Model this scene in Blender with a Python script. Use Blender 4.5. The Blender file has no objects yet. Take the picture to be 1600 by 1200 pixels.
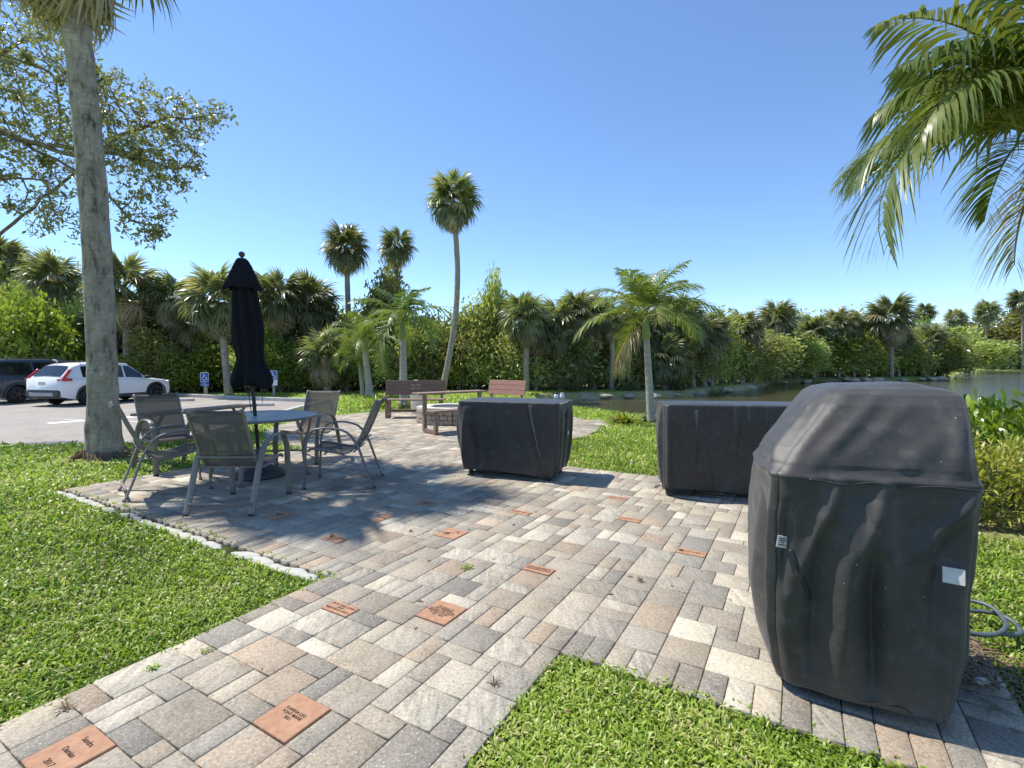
import bpy, bmesh, math, random
import numpy as np
from mathutils import Vector, Matrix, noise as mnoise
rs = np.random.RandomState(7); random.seed(7)
R = math.radians; PI = math.pi
scene = bpy.context.scene
COL = scene.collection

# ------------------------------------------------------------------ camera
F = 764.0; PITCH = R(2.4); CAMH = 1.35
cam = bpy.data.cameras.new('camera'); camo = bpy.data.objects.new('camera', cam)
COL.objects.link(camo); camo.location = (0, 0, CAMH)
camo.rotation_euler = (R(90) - PITCH, 0, 0)
cam.sensor_width = 36; cam.lens = 36 * F / 1600; cam.clip_end = 3000; cam.clip_start = 0.05
scene.camera = camo

def at(px, py, Y):
    """world point seen at photo pixel (px,py) at forward distance Y"""
    a = (px - 800) / F; b = (600 - py) / F
    dy = math.cos(PITCH) + b * math.sin(PITCH); dz = -math.sin(PITCH) + b * math.cos(PITCH)
    return Vector((a * Y / dy, Y, CAMH + dz * Y / dy))

# ------------------------------------------------------------------ light
SUN_EL = R(59); sdir = Vector((-.915, .40)).normalized()
world = bpy.data.worlds.new('World'); scene.world = world; world.use_nodes = True
nt = world.node_tree; bg = nt.nodes['Background']
sky = nt.nodes.new('ShaderNodeTexSky'); sky.sky_type = 'NISHITA'; sky.sun_disc = False
sky.sun_elevation = SUN_EL; sky.sun_rotation = math.atan2(sdir.x, sdir.y)
sky.air_density = 1.1; sky.dust_density = 0.0; sky.ozone_density = 6.0; sky.altitude = 1800
nt.links.new(sky.outputs[0], bg.inputs[0]); bg.inputs[1].default_value = 0.137
sl = bpy.data.lights.new('sun', 'SUN'); sl.energy = 3.9; sl.angle = R(0.55); sl.color = (1, .955, .88)
so = bpy.data.objects.new('sun', sl); COL.objects.link(so)
sv = Vector((sdir.x * math.cos(SUN_EL), sdir.y * math.cos(SUN_EL), math.sin(SUN_EL)))
so.rotation_euler = sv.to_track_quat('Z', 'Y').to_euler(); so.location = (-8, 8, 14)
scene.view_settings.view_transform = 'Standard'; scene.view_settings.look = 'None'
scene.view_settings.exposure = 0.76; scene.view_settings.gamma = 1
scene.cycles.max_bounces = 6; scene.cycles.transparent_max_bounces = 8
scene.cycles.diffuse_bounces = 4; scene.cycles.glossy_bounces = 3; scene.cycles.transmission_bounces = 4

# ------------------------------------------------------------------ materials
def newmat(name):
    m = bpy.data.materials.new(name); m.use_nodes = True
    return m, m.node_tree.nodes, m.node_tree.links, m.node_tree.nodes['Principled BSDF']

def ramp(N, L, fac, stops):
    r = N.new('ShaderNodeValToRGB'); e = r.color_ramp.elements
    while len(e) < len(stops): e.new(0.5)
    for i, (p, c) in enumerate(stops):
        e[i].position = p; e[i].color = (*c, 1) if len(c) == 3 else c
    L.new(fac, r.inputs[0]); return r.outputs[0]

def noise(N, L, vec, scale, detail=4, rough=.55, dist=0):
    n = N.new('ShaderNodeTexNoise'); n.inputs['Scale'].default_value = scale
    n.inputs['Detail'].default_value = detail; n.inputs['Roughness'].default_value = rough
    n.inputs['Distortion'].default_value = dist
    if vec: L.new(vec, n.inputs['Vector'])
    return n.outputs['Fac']

def mixc(N, L, fac, a, b, mode='MIX'):
    m = N.new('ShaderNodeMix'); m.data_type = 'RGBA'; m.blend_type = mode
    if hasattr(fac, 'is_linked') or not isinstance(fac, (int, float)): L.new(fac, m.inputs[0])
    else: m.inputs[0].default_value = fac
    for v, s in ((a, m.inputs[6]), (b, m.inputs[7])):
        if isinstance(v, tuple): s.default_value = (*v, 1)
        else: L.new(v, s)
    return m.outputs[2]

def bump(N, L, h, strength, dist, bsdf):
    b = N.new('ShaderNodeBump'); b.inputs['Strength'].default_value = strength
    b.inputs['Distance'].default_value = dist; L.new(h, b.inputs['Height'])
    L.new(b.outputs[0], bsdf.inputs['Normal']); return b

def mapping(N, L, scale=(1, 1, 1), rot=(0, 0, 0), coord='Object'):
    t = N.new('ShaderNodeTexCoord'); m = N.new('ShaderNodeMapping')
    m.inputs['Scale'].default_value = scale; m.inputs['Rotation'].default_value = rot
    L.new(t.outputs[coord], m.inputs[0]); return m.outputs[0]

def plain(name, c, rough=.5, metal=0, c2=None, scale=8, bmp=0, bdist=.01, stretch=(1, 1, 1), detail=5, spec=.5):
    m, N, L, B = newmat(name)
    B.inputs['Roughness'].default_value = rough; B.inputs['Metallic'].default_value = metal
    B.inputs['Specular IOR Level'].default_value = spec
    B.inputs['Base Color'].default_value = (*c, 1)
    v = mapping(N, L, stretch)
    if c2:
        f = noise(N, L, v, scale, detail)
        L.new(ramp(N, L, f, [(.35, c), (.65, c2)]), B.inputs['Base Color'])
    if bmp:
        bump(N, L, noise(N, L, v, scale * 3, 6), bmp, bdist, B)
    return m

def leafmat(name, stops, transl=.35, rough=.45, spec=.35, tint=.12):
    m, N, L, B = newmat(name)
    a = N.new('ShaderNodeAttribute'); a.attribute_name = 't'
    c = ramp(N, L, a.outputs['Fac'], stops)
    oi = N.new('ShaderNodeObjectInfo')
    hs = N.new('ShaderNodeHueSaturation'); L.new(c, hs.inputs['Color'])
    mr = N.new('ShaderNodeMapRange'); mr.inputs[3].default_value = 1 - tint * 2; mr.inputs[4].default_value = 1 + tint * 2
    L.new(oi.outputs['Random'], mr.inputs[0]); L.new(mr.outputs[0], hs.inputs['Value'])
    mh = N.new('ShaderNodeMapRange'); mh.inputs[3].default_value = .5 - tint * .12; mh.inputs[4].default_value = .5 + tint * .12
    L.new(oi.outputs['Random'], mh.inputs[0]); L.new(mh.outputs[0], hs.inputs['Hue'])
    L.new(hs.outputs[0], B.inputs['Base Color']); B.inputs['Roughness'].default_value = rough
    B.inputs['Specular IOR Level'].default_value = spec
    t = N.new('ShaderNodeBsdfTranslucent')
    br = mixc(N, L, 1.0, hs.outputs[0], (1.25, 1.35, .6), 'MULTIPLY'); L.new(br, t.inputs[0])
    ms = N.new('ShaderNodeMixShader'); ms.inputs[0].default_value = transl
    L.new(B.outputs[0], ms.inputs[1]); L.new(t.outputs[0], ms.inputs[2])
    L.new(ms.outputs[0], N['Material Output'].inputs[0]); return m

M = {}
M['fan'] = leafmat('fan_palm_leaf', [(0, (.095, .12, .055)), (.35, (.175, .195, .10)), (.62, (.29, .29, .155)), (.8, (.42, .36, .24)), (1, (.33, .27, .20))], .40, .33, .6)
M['feather'] = leafmat('feather_palm_leaf', [(0, (.045, .075, .02)), (.25, (.085, .125, .035)), (.5, (.15, .205, .05)), (.8, (.27, .29, .08)), (1, (.32, .22, .12))], .38, .38, .5)
M['broad'] = leafmat('broad_leaf', [(0, (.09, .12, .035)), (.4, (.25, .28, .09)), (.75, (.42, .43, .16)), (1, (.52, .47, .26))], .48, .36, .55, .22)
M['bright'] = leafmat('bright_leaf', [(0, (.07, .12, .02)), (.5, (.18, .25, .04)), (1, (.32, .36, .06))], .4, .4, .5)
M['oakleaf'] = leafmat('oak_leaf', [(0, (.12, .15, .05)), (.5, (.30, .32, .12)), (.85, (.42, .42, .18)), (1, (.40, .33, .18))], .35, .4, .5)
M['shrub'] = leafmat('glossy_shrub_leaf', [(0, (.07, .12, .015)), (.5, (.18, .27, .03)), (1, (.34, .42, .07))], .35, .3, .55)
M['gold'] = leafmat('golden_shrub_leaf', [(0, (.10, .14, .02)), (.45, (.34, .36, .07)), (.8, (.52, .48, .13)), (1, (.46, .36, .14))], .42, .4, .4)
M['grass'] = leafmat('grass_blade', [(0, (.09, .15, .016)), (.45, (.24, .335, .035)), (.8, (.40, .48, .09)), (1, (.50, .44, .22))], .35, .42, .4)
M['litter'] = plain('leaf_litter', (.10, .06, .03), .9, c2=(.24, .17, .10), scale=30, bmp=.6)

M['bark'] = plain('palm_bark', (.21, .185, .15), .9, c2=(.36, .32, .27), scale=7, bmp=.8, bdist=.03, stretch=(1.2, 1.2, .9), detail=9)
M['barkdark'] = plain('thin_bark', (.10, .08, .06), .9, c2=(.22, .19, .155), scale=9, bmp=.6, bdist=.02)
M['smooth_bark'] = plain('ringed_bark', (.27, .26, .22), .8, c2=(.40, .38, .33), scale=5, bmp=.4, bdist=.01, stretch=(.4, .4, 5))
M['crownshaft'] = plain('green_crownshaft', (.16, .22, .05), .5, c2=(.27, .30, .10), scale=4)
M['frame'] = plain('bronze_powder_coat', (.175, .155, .13), .42, c2=(.21, .188, .16), scale=30, spec=.5)
M['sling'] = None
M['wood'] = plain('weathered_wood', (.16, .10, .07), .75, c2=(.30, .21, .15), scale=6, bmp=.4, bdist=.004, stretch=(1, 14, 14))
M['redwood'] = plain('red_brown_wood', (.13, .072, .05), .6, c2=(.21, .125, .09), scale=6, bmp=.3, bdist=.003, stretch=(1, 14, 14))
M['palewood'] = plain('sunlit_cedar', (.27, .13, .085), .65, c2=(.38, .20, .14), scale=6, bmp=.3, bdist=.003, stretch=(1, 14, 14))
M['black'] = plain('black_plastic', (.018, .018, .02), .45)
M['iron'] = plain('dark_iron', (.03, .03, .032), .55, c2=(.055, .05, .05), scale=14)
M['white'] = plain('white_plastic', (.75, .75, .73), .5)
M['stonewhite'] = plain('white_limestone', (.42, .40, .35), .9, c2=(.60, .58, .52), scale=18, bmp=.5, bdist=.01)
M['rock'] = plain('bank_rock', (.30, .25, .18), .9, c2=(.58, .50, .38), scale=2.5, bmp=.8, bdist=.08)
M['pitstone'] = plain('fire_pit_block', (.25, .20, .16), .9, c2=(.42, .36, .29), scale=9, bmp=.5, bdist=.01)
M['pitcap'] = plain('fire_pit_cap', (.50, .46, .40), .85, c2=(.62, .58, .52), scale=9)
M['mortar'] = plain('dark_mortar', (.07, .06, .05), .95)
M['navy'] = plain('navy_canvas', (.007, .007, .009), .9, c2=(.012, .012, .015), scale=20, bmp=.3, bdist=.004, spec=.2)
M['chrome'] = plain('brushed_metal', (.6, .6, .6), .3, 1)
M['tag'] = plain('tag_vinyl', (.50, .49, .44), .5, c2=(.62, .61, .56), scale=40)
M['rust'] = plain('dusty_black_rubber', (.03, .028, .026), .8)
M['signblue'] = plain('sign_blue', (.02, .10, .42), .4)
M['signwhite'] = plain('sign_white', (.8, .8, .8), .4)
M['post'] = plain('weathered_post', (.30, .27, .21), .85, c2=(.40, .36, .29), scale=8, bmp=.3, stretch=(8, 8, 1))
M['concrete'] = plain('concrete', (.42, .41, .38), .85, c2=(.55, .53, .49), scale=6, bmp=.3)
M['hose'] = plain('grey_hose', (.055, .075, .085), .45, c2=(.09, .11, .12), scale=20)
M['tread'] = plain('tyre_rubber', (.018, .018, .02), .85)
M['alloy'] = plain('dark_alloy', (.05, .05, .055), .35, .6)
M['carwhite'] = plain('white_car_paint', (.72, .73, .75), .22, spec=.6)
M['cardark'] = plain('slate_car_paint', (.045, .065, .085), .25, .3, spec=.6)
M['cladding'] = plain('grey_cladding', (.045, .045, .048), .6)
M['skid'] = plain('silver_skid', (.30, .30, .30), .45, .4)
M['glass'] = plain('car_glass', (.012, .014, .017), .06, spec=.8)
M['taillight'] = plain('red_lens', (.45, .012, .015), .15, spec=.7)
M['cable'] = plain('cable', (.02, .02, .02), .6)
M['ink'] = plain('engraved_black', (.03, .022, .018), .9)
M['yellow'] = leafmat('yellow_leaf', [(0, (.6, .42, .02)), (1, (.7, .5, .04))], .4)

# sling mesh fabric (slightly see-through weave)
m, N, L, B = newmat('sling_fabric')
v = mapping(N, L); B.inputs['Roughness'].default_value = .7
L.new(ramp(N, L, noise(N, L, v, 60, 3), [(.3, (.085, .072, .062)), (.7, (.135, .118, .102))]), B.inputs['Base Color'])
tr = N.new('ShaderNodeBsdfTransparent'); tl = N.new('ShaderNodeBsdfTranslucent'); tl.inputs[0].default_value = (.16, .14, .11, 1)
m1 = N.new('ShaderNodeMixShader'); m1.inputs[0].default_value = .35; L.new(B.outputs[0], m1.inputs[1]); L.new(tl.outputs[0], m1.inputs[2])
m2 = N.new('ShaderNodeMixShader'); m2.inputs[0].default_value = .06; L.new(m1.outputs[0], m2.inputs[1]); L.new(tr.outputs[0], m2.inputs[2])
L.new(m2.outputs[0], N['Material Output'].inputs[0]); M['sling'] = m

# frosted table glass
m, N, L, B = newmat('frosted_glass_top')
B.inputs['Base Color'].default_value = (.46, .47, .45, 1); B.inputs['Roughness'].default_value = .3
v = mapping(N, L); bump(N, L, noise(N, L, v, 90, 2), .25, .002, B)
tr = N.new('ShaderNodeBsdfTransparent'); tr.inputs[0].default_value = (.8, .9, .9, 1)
ms = N.new('ShaderNodeMixShader'); ms.inputs[0].default_value = .22; L.new(B.outputs[0], ms.inputs[1]); L.new(tr.outputs[0], ms.inputs[2])
L.new(ms.outputs[0], N['Material Output'].inputs[0]); M['tableglass'] = m

# cover fabric: faded charcoal, dusty in patches, tiny lint
def fabric(name, c0, c1, c2, dust, lint=False):
    m, N, L, B = newmat(name)
    v = mapping(N, L); n1 = noise(N, L, v, 2.6, 6, .6, .6)
    col = ramp(N, L, n1, [(.3, c0), (.55, c1), (.75, c2)])
    v2 = mapping(N, L, (1, 1, 1)); n2 = noise(N, L, v2, 14, 8, .72)
    d = ramp(N, L, n2, [(.52, (0, 0, 0)), (.72, (1, 1, 1))])
    dm = N.new('ShaderNodeMath'); dm.operation = 'MULTIPLY'; dm.inputs[1].default_value = dust; L.new(d, dm.inputs[0])
    col = mixc(N, L, dm.outputs[0], col, (.11, .105, .095))
    if lint:
        vo = N.new('ShaderNodeTexVoronoi'); vo.inputs['Scale'].default_value = 30; L.new(v, vo.inputs['Vector'])
        lr = ramp(N, L, vo.outputs['Distance'], [(.05, (1, 1, 1)), (.07, (0, 0, 0))])
        w = N.new('ShaderNodeMath'); w.operation = 'MULTIPLY'; L.new(lr, w.inputs[0])
        g = N.new('ShaderNodeSeparateColor'); L.new(vo.outputs['Color'], g.inputs[0])
        gt = N.new('ShaderNodeMath'); gt.operation = 'GREATER_THAN'; gt.inputs[1].default_value = .86; L.new(g.outputs[0], gt.inputs[0]); L.new(gt.outputs[0], w.inputs[1])
        col = mixc(N, L, w.outputs[0], col, (.5, .5, .48))
    L.new(col, B.inputs['Base Color']); B.inputs['Roughness'].default_value = .52
    B.inputs['Sheen Weight'].default_value = .12; B.inputs['Specular IOR Level'].default_value = .42
    wv = noise(N, L, v, 420, 2)
    b = N.new('ShaderNodeBump'); b.inputs['Strength'].default_value = .25; b.inputs['Distance'].default_value = .001; L.new(wv, b.inputs['Height'])
    b2 = N.new('ShaderNodeBump'); b2.inputs['Strength'].default_value = .35; b2.inputs['Distance'].default_value = .006
    L.new(noise(N, L, v, 16, 4, .5, 1.2), b2.inputs['Height']); L.new(b.outputs[0], b2.inputs['Normal'])
    L.new(b2.outputs[0], B.inputs['Normal']); return m
M['cover'] = fabric('black_cover_cloth', (.020, .019, .020), (.028, .027, .028), (.040, .038, .038), .35)
M['grillcover'] = fabric('charcoal_cover_cloth', (.034, .031, .028), (.047, .043, .039), (.062, .058, .053), .5, True)

# pavers
m, N, L, B = newmat('concrete_pavers')
a = N.new('ShaderNodeAttribute'); a.attribute_name = 'pc'
b_ = N.new('ShaderNodeAttribute'); b_.attribute_name = 'pd'
geo = N.new('ShaderNodeNewGeometry')
# streaks run along each slab's own axis: offset by slab id
add = N.new('ShaderNodeVectorMath'); add.operation = 'ADD'; L.new(geo.outputs['Position'], add.inputs[0]); 
mp = N.new('ShaderNodeMapping'); mp.inputs['Rotation'].default_value = (0, 0, R(30.5)); mp.inputs['Scale'].default_value = (38, 7, 1)
scl = N.new('ShaderNodeVectorMath'); scl.operation = 'SCALE'; scl.inputs['Scale'].default_value = 37.0; L.new(b_.outputs['Color'], scl.inputs[0])
L.new(scl.outputs[0], add.inputs[1]); L.new(add.outputs[0], mp.inputs[0])
st = noise(N, L, mp.outputs[0], 1.0, 6, .62, .3)
fine = noise(N, L, geo.outputs['Position'], 70, 6, .7)
big = noise(N, L, geo.outputs['Position'], 0.9, 4)
col = mixc(N, L, ramp(N, L, st, [(.30, (0, 0, 0)), (.64, (.9, .9, .9))]), a.outputs['Color'], b_.outputs['Color'])
col = mixc(N, L, .75, col, ramp(N, L, fine, [(.30, (.42, .41, .40)), (.48, (.95, .95, .94)), (.70, (1.4, 1.4, 1.36))]), 'MULTIPLY')
spk = noise(N, L, geo.outputs['Position'], 115, 3)
col = mixc(N, L, ramp(N, L, spk, [(.60, (0, 0, 0)), (.68, (.6, .6, .6))]), col, (.66, .64, .58))
col = mixc(N, L, .6, col, ramp(N, L, big, [(.3, (.74, .72, .70)), (.7, (1.10, 1.08, 1.05))]), 'MULTIPLY')
mid = noise(N, L, geo.outputs['Position'], 6.5, 6, .65, .8)
col = mixc(N, L, .55, col, ramp(N, L, mid, [(.30, (.62, .60, .57)), (.46, (1, 1, 1)), (.7, (1.12, 1.11, 1.08))]), 'MULTIPLY')
L.new(col, B.inputs['Base Color']); B.inputs['Roughness'].default_value = .82; B.inputs['Specular IOR Level'].default_value = .3
bump(N, L, fine, .35, .004, B); M['paver'] = m
M['joint'] = plain('joint_sand', (.07, .055, .04), .95, c2=(.19, .155, .11), scale=14)
m, N, L, B = newmat('terracotta_brick')
v = mapping(N, L)
L.new(ramp(N, L, noise(N, L, v, 22, 6, .6), [(.3, (.31, .155, .085)), (.7, (.43, .245, .145))]), B.inputs['Base Color'])
B.inputs['Roughness'].default_value = .85; bump(N, L, noise(N, L, v, 90, 5), .4, .003, B); M['terracotta'] = m

# ground under grass / soil / bank
m, N, L, B = newmat('lawn_soil')
geo = N.new('ShaderNodeNewGeometry'); a = N.new('ShaderNodeAttribute'); a.attribute_name = 'g'
sep = N.new('ShaderNodeSeparateColor'); L.new(a.outputs['Color'], sep.inputs[0])
n1 = noise(N, L, geo.outputs['Position'], 1.3, 5); n2 = noise(N, L, geo.outputs['Position'], 22, 6, .7)
gr = mixc(N, L, n1, (.19, .28, .035), (.28, .37, .07)); gr = mixc(N, L, ramp(N, L, n2, [(.35, (0, 0, 0)), (.65, (1, 1, 1))]), gr, (.34, .39, .11))
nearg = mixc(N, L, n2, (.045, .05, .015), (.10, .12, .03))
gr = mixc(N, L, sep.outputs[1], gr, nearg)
so_ = mixc(N, L, n2, (.20, .16, .10), (.50, .43, .29)); nb = noise(N, L, geo.outputs['Position'], .9, 4)
so_ = mixc(N, L, ramp(N, L, nb, [(.42, (0, 0, 0)), (.58, (1, 1, 1))]), so_, (.26, .28, .09))
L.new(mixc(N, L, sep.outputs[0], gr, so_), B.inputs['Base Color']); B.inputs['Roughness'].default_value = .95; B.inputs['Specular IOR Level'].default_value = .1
bump(N, L, n2, .6, .04, B); M['ground'] = m

m, N, L, B = newmat('asphalt')
geo = N.new('ShaderNodeNewGeometry')
f1 = noise(N, L, geo.outputs['Position'], 60, 5, .8); f2 = noise(N, L, geo.outputs['Position'], .8, 5, .6)
f3 = noise(N, L, geo.outputs['Position'], 3.2, 7, .7, 1.0); c = mixc(N, L, f2, (.25, .222, .192), (.35, .318, .278)); c = mixc(N, L, .6, c, ramp(N, L, f3, [(.32, (.55, .53, .5)), (.48, (1, 1, 1)), (.72, (1.12, 1.12, 1.1))]), 'MULTIPLY'); c = mixc(N, L, .6, c, ramp(N, L, f1, [(.3, (.6, .6, .6)), (.7, (1.4, 1.4, 1.4))]), 'MULTIPLY')
L.new(c, B.inputs['Base Color']); B.inputs['Roughness'].default_value = .9; bump(N, L, f1, .4, .006, B); M['asphalt'] = m
M['paint'] = plain('worn_road_paint', (.42, .41, .39), .8, c2=(.68, .67, .64), scale=9)

m, N, L, B = newmat('pond_water')
geo = N.new('ShaderNodeNewGeometry')
B.inputs['Base Color'].default_value = (.075, .07, .035, 1); B.inputs['Roughness'].default_value = .07; B.inputs['IOR'].default_value = 1.33
mp = N.new('ShaderNodeMapping'); mp.inputs['Scale'].default_value = (1.0, 2.2, 1); L.new(geo.outputs['Position'], mp.inputs[0])
w1 = noise(N, L, mp.outputs[0], 2.4, 4, .6); bb = bump(N, L, w1, .35, .12, B)
sy = N.new('ShaderNodeSeparateXYZ'); L.new(geo.outputs['Position'], sy.inputs[0]); mr = N.new('ShaderNodeMapRange')
mr.inputs[1].default_value = 24; mr.inputs[2].default_value = 46; mr.inputs[3].default_value = .16; mr.inputs[4].default_value = 1.0
L.new(sy.outputs[0], mr.inputs[0]); L.new(mr.outputs[0], bb.inputs['Strength']); M['water'] = m

# ------------------------------------------------------------------ object helpers
def tag(o, label=None, cat=None, group=None, kind=None):
    if label: o['label'] = label
    if cat: o['category'] = cat
    if group: o['group'] = group
    if kind: o['kind'] = kind
    return o

def thing(name, label, cat, loc=(0, 0, 0), rz=0, group=None, scale=1):
    o = bpy.data.objects.new(name, None); COL.objects.link(o); o.empty_display_size = .1
    o.location = loc; o.rotation_euler = (0, 0, rz); o.scale = (scale,) * 3
    return tag(o, label, cat, group)

def link(name, me, mat=None, parent=None, smooth=False):
    if mat is not None and len(me.materials) == 0:
        for mm in (mat if isinstance(mat, (list, tuple)) else [mat]): me.materials.append(mm)
    if smooth: me.polygons.foreach_set('use_smooth', [True] * len(me.polygons))
    o = bpy.data.objects.new(name, me); COL.objects.link(o)
    if parent: o.parent = parent
    return o

def obj(name, bm, mat, parent=None, smooth=False):
    me = bpy.data.meshes.new(name); bm.to_mesh(me); bm.free()
    return link(name, me, mat, parent, smooth)

def copy_tree(o, parent=None):
    c = o.copy(); COL.objects.link(c); c.parent = parent
    if parent: c.matrix_parent_inverse = o.matrix_parent_inverse.copy()
    for ch in o.children: copy_tree(ch, c)
    return c

class QB:
    """quad accumulator with a per-face float 't'"""
    def __init__(s): s.v = []; s.f = []; s.t = []; s.n = 0; s.m = []
    def add(s, V, Fc, t, mi=0):
        V = np.asarray(V, float).reshape(-1, 3); Fc = np.asarray(Fc, int).reshape(-1, 4)
        s.v.append(V); s.f.append(Fc + s.n); s.n += len(V)
        s.t.append(np.broadcast_to(np.asarray(t, float), (len(Fc),)).copy()); s.m.append(np.full(len(Fc), mi))
    def ribbons(s, P, W, S, t, mi=0):
        """P (m,n,3) centre lines, W (m,n) half widths, S (m,n,3) or (m,1,3) side vectors, t (m,)"""
        P = np.asarray(P, float); m_, n_ = P.shape[:2]
        W = np.broadcast_to(W, (m_, n_))[..., None]; S = np.broadcast_to(S, P.shape)
        V = np.stack([P - W * S, P + W * S], 2).reshape(-1, 3)
        i = np.arange(m_)[:, None] * (2 * n_) + np.arange(n_ - 1)[None] * 2
        Fc = np.stack([i, i + 1, i + 3, i + 2], -1).reshape(-1, 4)
        tt = np.repeat(np.broadcast_to(t, (m_,)), n_ - 1)
        s.add(V, Fc, tt, mi)
    def mesh(s, name):
        V = np.concatenate(s.v); Fc = np.concatenate(s.f); T = np.concatenate(s.t); Mi = np.concatenate(s.m)
        me = bpy.data.meshes.new(name); me.vertices.add(len(V)); me.vertices.foreach_set('co', V.ravel())
        me.loops.add(len(Fc) * 4); me.loops.foreach_set('vertex_index', Fc.ravel().astype(np.int32))
        me.polygons.add(len(Fc)); me.polygons.foreach_set('loop_start', np.arange(0, len(Fc) * 4, 4, dtype=np.int32))
        if Mi.any(): me.polygons.foreach_set('material_index', Mi.astype(np.int32))
        a = me.attributes.new('t', 'FLOAT', 'FACE'); a.data.foreach_set('value', np.clip(T, 0, 1).astype(np.float32))
        me.update(calc_edges=True); return me

def unit(v): v = np.asarray(v, float); return v / (np.linalg.norm(v, axis=-1, keepdims=True) + 1e-9)

def box(bm, c, s, rot=None, bev=0):
    r = bmesh.ops.create_cube(bm, size=1)
    vs = r['verts']; bmesh.ops.scale(bm, verts=vs, vec=s)
    if bev:
        es = {e for v in vs for e in v.link_edges}
        g = bmesh.ops.bevel(bm, geom=list(es), offset=bev, segments=1, affect='EDGES'); vs = list({v for f in g['faces'] for v in f.verts} | {v for v in vs if v.is_valid})
    mt = Matrix.Translation(c) @ (rot.to_4x4() if rot else Matrix())
    bmesh.ops.transform(bm, matrix=mt, verts=vs); return vs

def smooth_path(P, k=4):
    P = [Vector(p) for p in P]; out = []
    for i in range(len(P) - 1):
        p0 = P[max(i - 1, 0)]; p1 = P[i]; p2 = P[i + 1]; p3 = P[min(i + 2, len(P) - 1)]
        for j in range(k):
            t = j / k
            out.append(.5 * ((2 * p1) + (p2 - p0) * t + (2 * p0 - 5 * p1 + 4 * p2 - p3) * t * t + (3 * p1 - p0 - 3 * p2 + p3) * t ** 3))
    out.append(P[-1]); return out

def tube(bm, P, r, n=10, side=None, r2=None, caps=True):
    """sweep; r scalar or list; side: fixed side axis for flat (elliptic r along side, r2 other)"""
    P = [Vector(p) for p in P]; rings = []
    rr = r if isinstance(r, (list, tuple)) else [r] * len(P)
    prev = Vector(side) if side else None
    for i, p in enumerate(P):
        t = (P[min(i + 1, len(P) - 1)] - P[max(i - 1, 0)]).normalized()
        if prev is None: prev = t.orthogonal()
        s_ = (prev - t * prev.dot(t)).normalized(); u = t.cross(s_)
        if not side: prev = s_
        ring = []
        for k in range(n):
            a = 2 * PI * k / n; ra = rr[i]; rb = r2 if r2 else ra
            ca, sa = math.cos(a), math.sin(a)
            if r2: # superellipse for rectangular-ish tube
                ca = math.copysign(abs(ca) ** .6, ca); sa = math.copysign(abs(sa) ** .6, sa)
            ring.append(bm.verts.new(p + s_ * ca * ra + u * sa * rb))
        rings.append(ring)
    for a, b in zip(rings, rings[1:]):
        for k in range(n): bm.faces.new((a[k], a[(k + 1) % n], b[(k + 1) % n], b[k]))
    if caps: bm.faces.new(rings[0][::-1]); bm.faces.new(rings[-1])
    return rings

def lathe(bm, prof, n=24, c=(0, 0, 0), wob=None):
    rings = []
    for j, (r, z) in enumerate(prof):
        ring = []
        for k in range(n):
            a = 2 * PI * k / n; q = r * (1 + (wob(a, z) if wob else 0))
            ring.append(bm.verts.new((c[0] + q * math.cos(a), c[1] + q * math.sin(a), c[2] + z)))
        rings.append(ring)
    for a, b in zip(rings, rings[1:]):
        for k in range(n): bm.faces.new((a[k], a[(k + 1) % n], b[(k + 1) % n], b[k]))
    bm.faces.new(rings[0][::-1]); bm.faces.new(rings[-1])

# ------------------------------------------------------------------ layout of the ground
A = np.array((.507, .862)); Bv = np.array((.862, -.507))
def ab(x, y): return x * A[0] + y * A[1], x * Bv[0] + y * Bv[1]
def xy(a, b): return a * A[0] + b * Bv[0], a * A[1] + b * Bv[1]
def in_patio(x, y, grow=0.):
    x = np.asarray(x, float); y = np.asarray(y, float); a, b = ab(x, y); g = grow
    r = (a > 2.05 - g) & (a < 5.85 + g) & (b > -6.8 - g) & (b < .75 + g)
    r |= (b > -2.556 - g) & (b < -.917 + g) & (a <= 2.05) & (a > -2)
    r |= np.hypot(x + 1.6, y - 10.9) < 3.5 + g
    r |= (a >= 5.8) & (a < 9) & (b > -6.8 - g) & (b < -3.6 + g)
    r |= (x > -1) & (x < 2.15 + g) & (y > 10.6 - g) & (y < 11.75 + g)
    return r
def ss(t): t = np.clip(t, 0, 1); return t * t * (3 - 2 * t)
POND = np.array([(1.9, 17.2), (2.35, 15.9), (3.2, 13.7), (4.4, 12.3), (7.5, 11.2), (14, 10.8), (28, 11), (60, 10), (200, -10), (320, 60), (300, 122), (150, 124), (112, 122),
                 (84, 92), (66, 74), (52, 60), (50.5, 56.5), (40, 50.5), (37.6, 52), (32, 50), (24.5, 45.6), (16.5, 34), (11.5, 29.2), (10.4, 27.4), (7.06, 25.7), (3.2, 24.8), (1.6, 23.5), (1.3, 21)])
def poly_sd(P, x, y):
    x = np.asarray(x, float); y = np.asarray(y, float)
    d = np.full(x.shape, 1e9); ins = np.zeros(x.shape, bool)
    for i in range(len(P)):
        p = P[i]; q = P[(i + 1) % len(P)]; e = q - p
        t = np.clip(((x - p[0]) * e[0] + (y - p[1]) * e[1]) / (e @ e), 0, 1)
        d = np.minimum(d, np.hypot(x - p[0] - t * e[0], y - p[1] - t * e[1]))
        c = ((p[1] > y) != (q[1] > y)) & (x < (q[0] - p[0]) * (y - p[1]) / (q[1] - p[1] + 1e-12) + p[0])
        ins ^= c
    return np.where(ins, -d, d)
LOT = np.array([(-6.6, 9.4), (-7.7, 20.2), (-9.6, 20.6), (-17.5, 24.2), (-34, 31), (-60, 36), (-60, 8.2), (-10, 9.1)])
WATER_Z = -.5
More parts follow.
